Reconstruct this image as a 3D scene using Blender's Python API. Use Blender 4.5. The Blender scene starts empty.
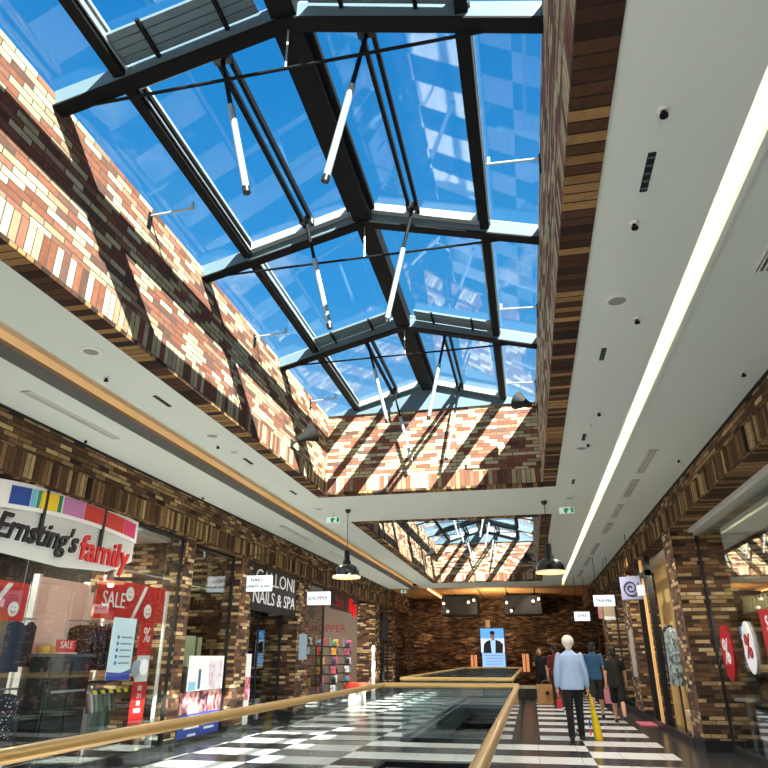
import bpy, math, random
from math import radians as rad, sin, cos, pi
from mathutils import Vector, Matrix, Euler
random.seed(7)
S = bpy.context.scene
COL = S.collection

# ------------------------------------------------------------------ camera
cam_d = bpy.data.cameras.new('camera'); cam = bpy.data.objects.new('camera', cam_d); COL.objects.link(cam)
cam.location = (0, 0, 1.36)
cam.rotation_euler = (rad(90 + 22.78), 0, rad(11.78))
cam_d.sensor_width = 36; cam_d.lens = 650 / 768 * 36
cam_d.clip_start = 0.05; cam_d.clip_end = 500
S.camera = cam
# ------------------------------------------------------------------ exposure
S.view_settings.view_transform = 'Standard'; S.view_settings.look = 'None'
S.view_settings.gamma = 1; S.view_settings.use_curve_mapping = False
S.view_settings.exposure = 0.25
# ------------------------------------------------------------------ sky
SUN_DIR = Vector((-0.76, 1.02, -1.0)).normalized()      # direction in which light travels
W = bpy.data.worlds.new('sky'); S.world = W; W.use_nodes = True
nt = W.node_tree; nt.nodes.clear()
def N(t, kind, **kw):
    n = t.nodes.new(kind)
    for k, v in kw.items(): setattr(n, k, v)
    return n
tc = N(nt, 'ShaderNodeTexCoord'); sx = N(nt, 'ShaderNodeSeparateXYZ'); nt.links.new(tc.outputs['Generated'], sx.inputs[0])
ramp = N(nt, 'ShaderNodeValToRGB'); nt.links.new(sx.outputs['Z'], ramp.inputs[0])
cr = ramp.color_ramp
cr.elements[0].position = 0.0; cr.elements[0].color = (0.62, 0.78, 0.92, 1)
cr.elements[1].position = 1.0; cr.elements[1].color = (0.012, 0.185, 0.52, 1)
for p, c in ((0.25, (0.22, 0.52, 0.90, 1)), (0.5, (0.04, 0.31, 0.72, 1)), (0.75, (0.016, 0.225, 0.60, 1))):
    e = cr.elements.new(p); e.color = c
grd = N(nt, 'ShaderNodeMix', data_type='RGBA')            # pale ground half, added to light the ceilings from below
gm = N(nt, 'ShaderNodeMath', operation='LESS_THAN'); nt.links.new(sx.outputs['Z'], gm.inputs[0]); gm.inputs[1].default_value = 0
nt.links.new(gm.outputs[0], grd.inputs['Factor']); nt.links.new(ramp.outputs[0], grd.inputs['A']); grd.inputs['B'].default_value = (0.62, 0.60, 0.55, 1)
# clouds, thicker towards the horizon
mp = N(nt, 'ShaderNodeMapping'); nt.links.new(tc.outputs['Generated'], mp.inputs[0]); mp.inputs['Scale'].default_value = (3.0, 3.0, 5.5)
cn = N(nt, 'ShaderNodeTexNoise'); cn.inputs['Scale'].default_value = 1.3; cn.inputs['Detail'].default_value = 7; cn.inputs['Roughness'].default_value = 0.62
nt.links.new(mp.outputs[0], cn.inputs['Vector'])
crp = N(nt, 'ShaderNodeMapRange'); nt.links.new(cn.outputs['Fac'], crp.inputs[0]); crp.inputs[1].default_value = 0.56; crp.inputs[2].default_value = 0.74
hz = N(nt, 'ShaderNodeMapRange'); nt.links.new(sx.outputs['Z'], hz.inputs[0]); hz.inputs[1].default_value = 0.80; hz.inputs[2].default_value = 0.30; hz.inputs[3].default_value = 0.0; hz.inputs[4].default_value = 0.9
cm = N(nt, 'ShaderNodeMath', operation='MULTIPLY'); nt.links.new(crp.outputs[0], cm.inputs[0]); nt.links.new(hz.outputs[0], cm.inputs[1])
cx = N(nt, 'ShaderNodeMix', data_type='RGBA'); nt.links.new(cm.outputs[0], cx.inputs['Factor']); nt.links.new(grd.outputs['Result'], cx.inputs['A']); cx.inputs['B'].default_value = (0.95, 0.97, 1.0, 1)
bg = N(nt, 'ShaderNodeBackground'); bg.inputs[1].default_value = 1.0; nt.links.new(cx.outputs['Result'], bg.inputs[0])
wo = N(nt, 'ShaderNodeOutputWorld'); nt.links.new(bg.outputs[0], wo.inputs[0])
# ------------------------------------------------------------------ sun
sl = bpy.data.lights.new('sun', 'SUN'); sl.energy = 28; sl.angle = rad(0.5); sl.color = (1.0, 0.95, 0.86)
so = bpy.data.objects.new('sun', sl); COL.objects.link(so); so.location = (8, -10, 20)
so.rotation_euler = SUN_DIR.to_track_quat('-Z', 'Y').to_euler()
# area lights; the two placed right below are added fill
def area(name, loc, rot, sx_, sy_, e, col=(1, 0.93, 0.84)):
    l = bpy.data.lights.new(name, 'AREA'); l.shape = 'RECTANGLE'; l.size = sx_; l.size_y = sy_; l.energy = e; l.color = col
    o = bpy.data.objects.new(name, l); COL.objects.link(o); o.location = loc; o.rotation_euler = rot; return o

area('rear_fill', (-1.6, -5.5, 1.9), (rad(88), 0, 0), 7.5, 2.0, 130)  # unseen fill added behind the viewer
area('void_up_fill', (-1.1, 3.5, -1.2), (pi, 0, 0), 1.4, 7, 60, (1, .96, .9))  # unseen fill added in the near void, lights the ceiling from below

# ================================================================== helpers
def lin(c):
    return tuple((x / 255 / 12.92) if x / 255 <= 0.04045 else ((x / 255 + 0.055) / 1.055) ** 2.4 for x in c) + (1,)
MATS = {}
def mat(name, rgb, rough=0.6, metal=0.0, emit=None, es=0.0, noise=0.0, nscale=8.0, bump=0.0, coat=0.0):
    if name in MATS: return MATS[name]
    m = bpy.data.materials.new(name); m.use_nodes = True; t = m.node_tree; b = t.nodes['Principled BSDF']
    b.inputs['Base Color'].default_value = lin(rgb); b.inputs['Roughness'].default_value = rough; b.inputs['Metallic'].default_value = metal
    b.inputs['Coat Weight'].default_value = coat
    if noise or bump:
        g = N(t, 'ShaderNodeNewGeometry'); n = N(t, 'ShaderNodeTexNoise'); n.inputs['Scale'].default_value = nscale; n.inputs['Detail'].default_value = 5
        t.links.new(g.outputs['Position'], n.inputs['Vector'])
        if noise:
            mx = N(t, 'ShaderNodeMix', data_type='RGBA'); t.links.new(n.outputs['Fac'], mx.inputs['Factor'])
            c = lin(rgb); mx.inputs['A'].default_value = tuple(x * (1 - noise) for x in c[:3]) + (1,); mx.inputs['B'].default_value = tuple(min(1, x * (1 + noise)) for x in c[:3]) + (1,)
            t.links.new(mx.outputs['Result'], b.inputs['Base Color'])
        if bump:
            bp = N(t, 'ShaderNodeBump'); bp.inputs['Strength'].default_value = bump; bp.inputs['Distance'].default_value = 0.01
            t.links.new(n.outputs['Fac'], bp.inputs['Height']); t.links.new(bp.outputs[0], b.inputs['Normal'])
    if emit:
        b.inputs['Emission Color'].default_value = lin(emit); b.inputs['Emission Strength'].default_value = es
    MATS[name] = m; return m

def glassmat(name, tint=(0.93, 0.97, 0.96), ior=1.5, boost=1.0):
    if name in MATS: return MATS[name]
    m = bpy.data.materials.new(name); m.use_nodes = True; t = m.node_tree; t.nodes.clear()
    tr = N(t, 'ShaderNodeBsdfTransparent'); tr.inputs[0].default_value = tint + (1,)
    gl = N(t, 'ShaderNodeBsdfGlossy'); gl.inputs['Roughness'].default_value = 0.0; gl.inputs[0].default_value = (1, 1, 1, 1)
    g = N(t, 'ShaderNodeNewGeometry'); dt = N(t, 'ShaderNodeVectorMath', operation='DOT_PRODUCT')
    t.links.new(g.outputs['Normal'], dt.inputs[0]); t.links.new(g.outputs['Incoming'], dt.inputs[1])
    def ma(op, a, c):
        n = N(t, 'ShaderNodeMath', operation=op, use_clamp=(op == 'MULTIPLY_ADD'))
        for i, v in enumerate((a, c)):
            if isinstance(v, (int, float)): n.inputs[i].default_value = v
            else: t.links.new(v, n.inputs[i])
        return n
    f0 = ((ior-1)/(ior+1))**2
    k = ma('POWER', ma('SUBTRACT', 1.0, ma('ABSOLUTE', dt.outputs['Value'], 0).outputs[0]).outputs[0], 5.0)   # Schlick
    mu = ma('MULTIPLY_ADD', k.outputs[0], (1-f0)*boost); mu.inputs[2].default_value = f0*boost
    mx = N(t, 'ShaderNodeMixShader'); t.links.new(mu.outputs[0], mx.inputs[0]); t.links.new(tr.outputs[0], mx.inputs[1]); t.links.new(gl.outputs[0], mx.inputs[2])
    o = N(t, 'ShaderNodeOutputMaterial'); t.links.new(mx.outputs[0], o.inputs[0]); MATS[name] = m; return m

def brickmat(name, ua, va, pal, bw=0.235, bh=0.0625, soldier=None, sw=0.078, mortar=(84, 80, 76), bump=0.8, slot=False, rough=0.9, gain=1.0):
    """bricks laid in running bond along world axis ua, courses along va; soldier=(z0, z1): upright bricks there"""
    m = bpy.data.materials.new(name); m.use_nodes = True; t = m.node_tree; b = t.nodes['Principled BSDF']; b.inputs['Roughness'].default_value = rough
    b.inputs['Specular IOR Level'].default_value = 0.25
    L = t.links.new
    g = N(t, 'ShaderNodeNewGeometry'); s = N(t, 'ShaderNodeSeparateXYZ'); L(g.outputs['Position'], s.inputs[0])
    def ma(op, a, c=None, d=None):
        n = N(t, 'ShaderNodeMath', operation=op)
        for i, v in enumerate((a, c, d)):
            if v is None: continue
            if isinstance(v, (int, float)): n.inputs[i].default_value = v
            else: L(v, n.inputs[i])
        return n.outputs[0]
    u = s.outputs[ua]; v = s.outputs[va]
    def cell(uu, vv, w, h, off):
        r = ma('FLOOR', ma('DIVIDE', vv, h)); fr = ma('FRACT', ma('DIVIDE', vv, h))
        if off:
            hs = N(t, 'ShaderNodeTexWhiteNoise', noise_dimensions='1D'); L(r, hs.inputs['W'])
            o_ = ma('ADD', ma('MULTIPLY', r, 0.5), ma('MULTIPLY', hs.outputs['Value'], 0.22)); uu2 = ma('ADD', ma('DIVIDE', uu, w), o_)
        else: uu2 = ma('DIVIDE', uu, w)
        c = ma('FLOOR', uu2); fc = ma('FRACT', uu2)
        eu = 0.011 / w; ev = 0.011 / h
        def inside(f, e): return ma('MULTIPLY', ma('GREATER_THAN', f, e / 2), ma('LESS_THAN', f, 1 - e / 2))
        return r, c, ma('MULTIPLY', inside(fr, ev), inside(fc, eu))
    if slot:
        r, c, k = cell(u, v, bw, 4.0, False)
    else:
        r, c, k = cell(u, v, bw, bh, True)
    if soldier:
        z0, z1 = soldier
        r2, c2, k2 = cell(u, ma('SUBTRACT', v, z0), sw, z1 - z0, False)
        f = ma('MULTIPLY', ma('GREATER_THAN', v, z0), ma('LESS_THAN', v, z1))
        def mixv(a, b_): return ma('ADD', ma('MULTIPLY', a, ma('SUBTRACT', 1.0, f)), ma('MULTIPLY', b_, f))
        r = mixv(r, ma('ADD', r2, 77.0)); c = mixv(c, c2); k = mixv(k, k2)
    cb = N(t, 'ShaderNodeCombineXYZ'); L(c, cb.inputs[0]); L(r, cb.inputs[1])
    wn = N(t, 'ShaderNodeTexWhiteNoise', noise_dimensions='3D'); L(cb.outputs[0], wn.inputs['Vector'])
    rp = N(t, 'ShaderNodeValToRGB'); rp.color_ramp.interpolation = 'CONSTANT'; L(wn.outputs['Value'], rp.inputs[0])
    el = rp.color_ramp.elements
    el[0].position = 0; el[0].color = lin(pal[0][1]); el[1].position = pal[1][0]; el[1].color = lin(pal[1][1])
    for p, cc in pal[2:]:
        e = el.new(p); e.color = lin(cc)
    nz = N(t, 'ShaderNodeTexNoise'); nz.inputs['Scale'].default_value = 22; nz.inputs['Detail'].default_value = 6; L(g.outputs['Position'], nz.inputs['Vector'])
    w2 = N(t, 'ShaderNodeSeparateColor'); L(wn.outputs['Color'], w2.inputs[0])
    br = ma('MULTIPLY', ma('ADD', ma('ADD', ma('MULTIPLY', nz.outputs['Fac'], 0.75), 0.40), ma('MULTIPLY', w2.outputs[1], 0.42)), gain)
    mulc = N(t, 'ShaderNodeMix', data_type='RGBA', blend_type='MULTIPLY'); mulc.inputs['Factor'].default_value = 1
    cbr = N(t, 'ShaderNodeCombineColor'); [L(br, cbr.inputs[i]) for i in range(3)]
    L(rp.outputs[0], mulc.inputs['A']); L(cbr.outputs[0], mulc.inputs['B'])
    fm = N(t, 'ShaderNodeMix', data_type='RGBA'); L(k, fm.inputs['Factor']); fm.inputs['A'].default_value = lin(mortar); L(mulc.outputs['Result'], fm.inputs['B'])
    L(fm.outputs['Result'], b.inputs['Base Color'])
    h = ma('ADD', ma('MULTIPLY', k, ma('ADD', 0.7, ma('MULTIPLY', w2.outputs[0], 0.6))), ma('MULTIPLY', nz.outputs['Fac'], 0.35))
    bp = N(t, 'ShaderNodeBump'); bp.inputs['Strength'].default_value = bump; bp.inputs['Distance'].default_value = 0.012; L(h, bp.inputs['Height']); L(bp.outputs[0], b.inputs['Normal'])
    MATS[name] = m; return m

class MB:
    def __init__(s): s.v = []; s.f = []
    def box(s, x0, x1, y0, y1, z0, z1):
        n = len(s.v); s.v += [(x0,y0,z0),(x1,y0,z0),(x1,y1,z0),(x0,y1,z0),(x0,y0,z1),(x1,y0,z1),(x1,y1,z1),(x0,y1,z1)]
        s.f += [tuple(n+i for i in q) for q in ((0,3,2,1),(4,5,6,7),(0,1,5,4),(1,2,6,5),(2,3,7,6),(3,0,4,7))]; return s
    def bar(s, p, q, w, h, up=(0,0,1)):                       # rectangular bar from p to q, w across, h along up
        p = Vector(p); q = Vector(q); d = (q-p).normalized(); up = Vector(up); a = d.cross(up).normalized(); u = a.cross(d).normalized()
        n = len(s.v)
        for e in (p, q):
            for i, j in ((-1,-1),(1,-1),(1,1),(-1,1)): s.v.append(tuple(e + a*i*w/2 + u*j*h/2))
        s.f += [tuple(n+i for i in q_) for q_ in ((0,3,2,1),(4,5,6,7),(0,1,5,4),(1,2,6,5),(2,3,7,6),(3,0,4,7))]; return s
    def tube(s, p, q, r, n=10, r2=None):
        p = Vector(p); q = Vector(q); d = (q-p).normalized(); up = Vector((0,0,1)) if abs(d.z) < .9 else Vector((1,0,0))
        a = d.cross(up).normalized(); u = a.cross(d); b = len(s.v); r2 = r if r2 is None else r2
        for e, rr in ((p, r), (q, r2)):
            for i in range(n): an = 2*pi*i/n; s.v.append(tuple(e + (a*cos(an)+u*sin(an))*rr))
        for i in range(n): j = (i+1) % n; s.f.append((b+i, b+j, b+n+j, b+n+i))
        s.f.append(tuple(b+n-1-i for i in range(n))); s.f.append(tuple(b+n+i for i in range(n))); return s
    def lathe(s, prof, c=(0,0,0), n=24, axis=None):
        """prof: list of (r, z)"""
        b = len(s.v); M = Matrix.Identity(3)
        if axis is not None: M = Vector((0,0,1)).rotation_difference(Vector(axis)).to_matrix()
        for r, z in prof:
            for i in range(n): an = 2*pi*i/n; s.v.append(tuple(Vector(c) + M @ Vector((r*cos(an), r*sin(an), z))))
        for k in range(len(prof)-1):
            for i in range(n): j = (i+1) % n; s.f.append((b+k*n+i, b+k*n+j, b+(k+1)*n+j, b+(k+1)*n+i))
        s.f.append(tuple(b+n-1-i for i in range(n))); s.f.append(tuple(b+(len(prof)-1)*n+i for i in range(n))); return s
    def prism(s, pts, d):                                       # polygon pts extruded by vector d
        b = len(s.v); n = len(pts); d = Vector(d)
        s.v += [tuple(p) for p in pts] + [tuple(Vector(p)+d) for p in pts]
        s.f.append(tuple(b+n-1-i for i in range(n))); s.f.append(tuple(b+n+i for i in range(n)))
        for i in range(n): j = (i+1) % n; s.f.append((b+i, b+j, b+n+j, b+n+i))
        return s
    def ball(s, c, rx, ry, rz, n=16, m=10):
        b = len(s.v)
        for k in range(1, m):
            th = pi*k/m
            for i in range(n): an = 2*pi*i/n; s.v.append((c[0]+rx*sin(th)*cos(an), c[1]+ry*sin(th)*sin(an), c[2]+rz*cos(th)))
        s.v += [(c[0],c[1],c[2]+rz),(c[0],c[1],c[2]-rz)]; T = b+(m-1)*n
        for k in range(m-2):
            for i in range(n): j = (i+1) % n; s.f.append((b+k*n+i, b+(k+1)*n+i, b+(k+1)*n+j, b+k*n+j))
        for i in range(n): j = (i+1) % n; s.f += [(T, b+i, b+j), (T+1, b+(m-2)*n+j, b+(m-2)*n+i)]
        return s
    def rot(s, c, ang, start=0, axis='Z'):
        R_ = Matrix.Rotation(ang, 3, axis); c = Vector(c)
        for i in range(start, len(s.v)): s.v[i] = tuple(c + R_ @ (Vector(s.v[i]) - c))
        return s

def wl(o):
    p = Vector((0,0,0))
    while o: p = p + o.location; o = o.parent
    return p
def smooth_mesh(me):
    for p in me.polygons: p.use_smooth = True
def part(name, mb, m, parent=None, smooth=False, bev=0.0, label=None, origin=None):
    """all coordinates are world coordinates; the mesh is shifted to its parent (or its own base)"""
    me = bpy.data.meshes.new(name)
    if parent is not None: off = wl(parent)
    elif origin is not None: off = Vector(origin)
    else: off = Vector((0,0,0))
    me.from_pydata([tuple(Vector(v) - off) for v in mb.v], [], mb.f); me.materials.append(m); me.update()
    o = bpy.data.objects.new(name, me); COL.objects.link(o)
    if parent is not None: o.parent = parent
    else: o.location = off
    if smooth:
        smooth_mesh(me); me.set_sharp_from_angle(angle=rad(40))
    if bev:
        b = o.modifiers.new('bevel', 'BEVEL'); b.width = bev; b.segments = 2; b.limit_method = 'ANGLE'
    if label: o['label'] = label
    return o
def tag(o, label, cat, group=None):
    o['label'] = label; o['category'] = cat
    if group: o['group'] = group
    return o
def thing(name, label, cat, loc, group=None):
    o = bpy.data.objects.new(name, None); COL.objects.link(o); o.location = loc; o.empty_display_size = 0.1
    return tag(o, label, cat, group)
def struct(name, mb=None, m=None, loc=(0,0,0)):
    if mb is None:
        o = bpy.data.objects.new(name, None); COL.objects.link(o); o.location = loc
    else: o = part(name, mb, m)
    o['kind'] = 'structure'; return o
def single(name, mb, m, label, cat, group=None, smooth=False, bev=0.0):
    xs = [v[0] for v in mb.v]; ys = [v[1] for v in mb.v]; zs = [v[2] for v in mb.v]
    o = part(name, mb, m, None, smooth, bev, None, ((min(xs)+max(xs))/2, (min(ys)+max(ys))/2, min(zs)))
    return tag(o, label, cat, group)
def copy_tree(o, parent=None):
    c = o.copy(); COL.objects.link(c)
    if parent: c.parent = parent
    for ch in list(o.children): copy_tree(ch, c)
    return c
def dup(o, dloc, label, rz=0):
    c = copy_tree(o); c.location = o.location + Vector(dloc); c.rotation_euler = (0,0,rz)
    c['label'] = label; return c
FACE = {'+X': (pi/2, 0, pi/2), '-X': (pi/2, 0, -pi/2), '-Y': (pi/2, 0, 0)}
def text(name, body, loc, size, face, m, parent=None, ext=0.004, off=0.0, shear=0.0, sx_=1.0, align='CENTER', label=None, width=None):
    cu = bpy.data.curves.new(name, 'FONT'); cu.body = body; cu.size = size; cu.extrude = ext; cu.offset = off; cu.shear = shear
    cu.align_x = align; cu.align_y = 'CENTER'; cu.resolution_u = 3
    tmp = bpy.data.objects.new(name, cu); COL.objects.link(tmp)
    dg = bpy.context.evaluated_depsgraph_get(); me = bpy.data.meshes.new_from_object(tmp.evaluated_get(dg))
    bpy.data.objects.remove(tmp); me.materials.clear(); me.materials.append(m)
    if width:
        xs = [v.co.x for v in me.vertices]; sx_ = width/(max(xs)-min(xs)); me.transform(Matrix.Translation((-(max(xs)+min(xs))/2, 0, 0)))
    R_ = Euler(FACE[face]).to_matrix().to_4x4() @ Matrix.Diagonal((sx_, 1, 1, 1)); me.transform(R_)
    off_ = Vector(loc) - (wl(parent) if parent else Vector(loc))
    me.transform(Matrix.Translation(off_))
    o = bpy.data.objects.new(name, me); COL.objects.link(o)
    if parent: o.parent = parent
    else: o.location = loc
    if label: o['label'] = label
    return o

# ================================================================== materials
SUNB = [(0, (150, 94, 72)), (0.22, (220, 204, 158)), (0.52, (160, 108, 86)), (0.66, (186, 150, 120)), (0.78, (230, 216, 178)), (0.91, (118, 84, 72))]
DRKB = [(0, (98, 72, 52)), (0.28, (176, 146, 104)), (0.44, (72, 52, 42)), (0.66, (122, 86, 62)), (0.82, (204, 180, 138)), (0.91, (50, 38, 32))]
FRZB = [(0, (112, 84, 60)), (0.3, (166, 134, 92)), (0.5, (92, 66, 50)), (0.7, (142, 108, 74)), (0.84, (192, 164, 118)), (0.95, (56, 42, 36))]
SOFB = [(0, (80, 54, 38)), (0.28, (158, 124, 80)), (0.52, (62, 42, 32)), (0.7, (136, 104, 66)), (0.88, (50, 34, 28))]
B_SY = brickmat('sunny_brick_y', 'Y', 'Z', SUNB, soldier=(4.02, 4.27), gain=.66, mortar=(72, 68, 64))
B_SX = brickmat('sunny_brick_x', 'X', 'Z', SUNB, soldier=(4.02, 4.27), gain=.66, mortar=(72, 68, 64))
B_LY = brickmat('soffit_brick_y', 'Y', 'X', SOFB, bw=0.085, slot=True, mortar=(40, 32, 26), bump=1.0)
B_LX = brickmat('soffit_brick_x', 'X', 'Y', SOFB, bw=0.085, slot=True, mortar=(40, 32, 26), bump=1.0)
B_FL = brickmat('frieze_brick_left', 'Y', 'Z', FRZB, soldier=(3.30, 3.60), mortar=(60, 48, 38), bump=1.0)
B_FR = brickmat('frieze_brick_right', 'Y', 'Z', FRZB, soldier=(3.45, 3.75), mortar=(60, 48, 38), bump=1.0)
B_DY = brickmat('dark_brick_y', 'Y', 'Z', DRKB, mortar=(78, 66, 54), bump=1.0)
B_DX = brickmat('dark_brick_x', 'X', 'Z', DRKB, mortar=(78, 66, 54), bump=1.0)
STEEL = mat('grey_blue_steel', (84, 104, 114), 0.45, 0.0)
STEELD = mat('dark_steel', (15, 17, 20), 0.7, 0.0); STEELD.node_tree.nodes['Principled BSDF'].inputs['Specular IOR Level'].default_value = .15
ALU = mat('aluminium', (160, 170, 174), 0.4, 0.4)
GYP = mat('ceiling_paint', (222, 230, 223), 0.85, noise=0.03, nscale=60, bump=0.15)
WHITE = mat('white_paint', (232, 232, 228), 0.5)
BLACK = mat('black_metal', (24, 24, 26), 0.35)
BLACKM = mat('black_matte', (20, 19, 19), 0.8)
GLASS_R = glassmat('roof_glass', (0.95, 0.985, 0.98), 1.5, 1.0)
GLASS_S = glassmat('shop_glass', (0.90, 0.94, 0.93), 1.6, 1.5)
GLASS_B = glassmat('balustrade_glass', (0.90, 0.95, 0.94), 1.5, .75)
BRASS = mat('brass_rail', (232, 190, 118), 0.30, 0.45)
WOOD = mat('wood_ceiling_board', (178, 128, 74), 0.5, noise=0.35, nscale=4)
LEDW = mat('led_warm_white', (255, 240, 210), 0.5, emit=(255, 232, 200), es=9.0)
LEDO = mat('led_orange', (255, 190, 120), 0.5, emit=(255, 178, 108), es=6)
RED = mat('banner_red', (200, 32, 30), 0.55); BLUE = mat('poster_blue', (40, 70, 170), 0.5)
PWHITE = mat('print_white', (240, 242, 244), 0.55); PBLACK = mat('print_black', (18, 18, 20), 0.5)
PLATE = mat('shop_dark_wall', (52, 46, 42), 0.8, noise=0.2, nscale=3)
LAMP = mat('lamp_bulb', (255, 240, 215), 0.5, emit=(255, 226, 180), es=14.0)

def floormat():
    m = bpy.data.materials.new('striped_stone_floor'); m.use_nodes = True; t = m.node_tree; b = t.nodes['Principled BSDF']; L = t.links.new
    g = N(t, 'ShaderNodeNewGeometry'); s = N(t, 'ShaderNodeSeparateXYZ'); L(g.outputs['Position'], s.inputs[0])
    def ma(op, a, c=None):
        n = N(t, 'ShaderNodeMath', operation=op)
        for i, v in enumerate((a, c)):
            if v is None: continue
            if isinstance(v, (int, float)): n.inputs[i].default_value = v
            else: L(v, n.inputs[i])
        return n.outputs[0]
    X = s.outputs['X']; Y = s.outputs['Y']
    idx = ma('ADD', ma('MINIMUM', ma('FLOOR', ma('DIVIDE', ma('ADD', X, 2.83), 1.2)), 0.0), ma('GREATER_THAN', X, 0.77))
    ph = ma('ABSOLUTE', ma('MODULO', idx, 2.0))
    fr = ma('FRACT', ma('ADD', ma('ADD', ma('DIVIDE', ma('SUBTRACT', Y, 11.97), 1.43), 20.0), ma('MULTIPLY', ph, 0.5)))
    wh = ma('LESS_THAN', fr, 0.5)
    wh = ma('MULTIPLY', wh, ma('LESS_THAN', X, 2.0)); wh = ma('MULTIPLY', wh, ma('GREATER_THAN', X, -5.3))
    band = ma('MULTIPLY', ma('MULTIPLY', ma('GREATER_THAN', X, -0.42), ma('LESS_THAN', X, 0.05)), ma('GREATER_THAN', Y, 13.4))
    wh = ma('MULTIPLY', wh, ma('SUBTRACT', 1.0, band))
    jx = ma('GREATER_THAN', ma('FRACT', ma('DIVIDE', X, 0.6)), 0.008); 
    n = N(t, 'ShaderNodeTexNoise'); n.inputs['Scale'].default_value = 5; n.inputs['Detail'].default_value = 8; L(g.outputs['Position'], n.inputs['Vector'])
    a = N(t, 'ShaderNodeMix', data_type='RGBA'); L(n.outputs['Fac'], a.inputs['Factor']); a.inputs['A'].default_value = lin((222, 222, 218)); a.inputs['B'].default_value = lin((246, 244, 240))
    d = N(t, 'ShaderNodeMix', data_type='RGBA'); L(n.outputs['Fac'], d.inputs['Factor']); d.inputs['A'].default_value = lin((30, 30, 32)); d.inputs['B'].default_value = lin((62, 62, 66))
    mx = N(t, 'ShaderNodeMix', data_type='RGBA'); L(ma('MULTIPLY', wh, jx), mx.inputs['Factor']); L(d.outputs['Result'], mx.inputs['A']); L(a.outputs['Result'], mx.inputs['B'])
    L(mx.outputs['Result'], b.inputs['Base Color']); b.inputs['Roughness'].default_value = 0.22; return m
FLOOR = floormat()

# ================================================================== the setting
ZC = 4.0; XL = -5.65; XR = 2.55; YE = 34.0; Y0 = -7.0
WLX, WRX = -3.3, 0.42                      # faces of the skylight wells
EAVE = 5.43; RIDGE = 5.96; XM = -1.44
V1 = (-2.0, -0.26, -1.0, 9.6)               # near void  x0 x1 y0 y1
V2 = (-2.25, -0.45, 13.2, 25.6)            # far void
f = MB()
for (x0, x1, y0, y1) in ((-12, V2[0], Y0, YE+.2), (V1[1], 6, Y0, V1[3]), (V2[0], V1[1], Y0, V1[2]), (V2[0], V1[0], V1[2], V1[3]), (V2[0], 6, V1[3], V2[2]), (V2[1], 6, V2[2], V2[3]), (V2[0], 6, V2[3], YE+.2)):
    f.box(x0, x1, y0, y1, -0.38, 0)
struct('floor', f, FLOOR)
LOWF = mat('lower_floor', (96, 92, 88), 0.3, noise=0.2, nscale=2)
t = struct('trim_1', MB().box(-5, 2, 1, YE, -5.1, -5.0), LOWF)
lw = MB().box(-5.2, -5, 1, YE, -5.1, -.38).box(2, 2.2, 1, YE, -5.1, -.38).box(-5, 2, YE-.2, YE, -5.1, -.38)
struct('trim_2', lw, B_DY)
# white slab edges of the voids
e = MB()
for (x0, x1, y0, y1) in (V1, V2):
    e.box(x0, x0+.03, y0, y1, -.5, .02).box(x1-.03, x1, y0, y1, -.5, .02).box(x0, x1, y0, y0+.03, -.5, .02).box(x0, x1, y1-.03, y1, -.5, .02)
struct('trim_3', e, mat('slab_edge', (66, 76, 80), 0.4))
# ceiling slabs with two light slots
SLA, SLB, SRA, SRB = -4.62, -4.20, 1.35, 1.47
O1 = (-3.50, 0.63, -2.0, 11.03); O2 = (-3.50, 0.63, 13.4, 25.95); YC = 28.1
c = MB()
c.box(XL-.2, SLA, Y0, YC, ZC, ZC+.1).box(SRB, XR+.2, Y0, YC, ZC, ZC+.1)
c.box(SLB, O1[0], Y0, YC, ZC, ZC+.1).box(O1[1], SRA, Y0, YC, ZC, ZC+.1)
c.box(O1[0], O1[1], Y0, O1[2], ZC, ZC+.1).box(O1[0], O1[1], O1[3], O2[2], ZC, ZC+.1).box(O1[0], O1[1], O2[3], YC, ZC, ZC+.1)
for a, b_ in ((SLA, SLB), (SRA, SRB)): c.box(a-.1, b_+.1, Y0, YC, ZC+.2, ZC+.25)
c.box(SLA-.05, SLA, Y0, YC, ZC+.1, ZC+.2).box(SLB+.08, SLB+.12, Y0, YC, ZC+.1, ZC+.2)
c.box(SRA-.12, SRA-.08, Y0, YC, ZC+.1, ZC+.2).box(SRB, SRB+.05, Y0, YC, ZC+.1, ZC+.2)
c.box(SRB, SRB+.04, Y0, YC, ZC-.025, ZC)
c.box(SLA-.03, SLA, Y0, YC, ZC-.02, ZC)
struct('ceiling', c, GYP)
struct('trim_20', MB().box(SLA-.06, SLA+.17, Y0, YC, ZC-.03, ZC+.01), mat('slot_grey', (92, 92, 88), .8))
# wooden lower ceiling at the far end
wc = MB()
for k in range(7):
    x = XL + .05 + k*1.2; wc.box(x, x+1.14, YC+.02, YE, ZC+.02, ZC+.12)
struct('trim_4', wc, WOOD)
wb = MB().box(XL-.2, XR+.2, YC, YE+.2, ZC+.14, ZC+.2)
struct('trim_5', wb, BLACKM)
# light strips of the slots
t = thing('led_strip', 'warm white light strip in the narrow right ceiling slot', 'light strip', (SRA-.05, 0, ZC+.1))
part('diffuser', MB().box(SRA-.07, SRA-.005, Y0+.1, YC-.1, ZC+.105, ZC+.135), LEDW, t)
t = thing('led_strip', 'orange light strip in the wide left ceiling slot', 'light strip', (SLB+.03, 0, ZC+.1))
part('diffuser', MB().box(SLB+.005, SLB+.06, Y0+.1, YC-.1, ZC+.105, ZC+.135), LEDO, t)
t = thing('led_line', 'thin orange light line on the wooden ceiling turning down the back wall', 'light strip', (-3.9, YC, ZC-.03))
part('ceiling_run', MB().box(-4.02, -3.95, YC, YE-.06, ZC-.035, ZC-.02), LEDO, t); part('wall_run', MB().box(-4.02, -3.95, YE-.06, YE-.03, ZC-.8, ZC-.02), LEDO, t)

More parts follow.
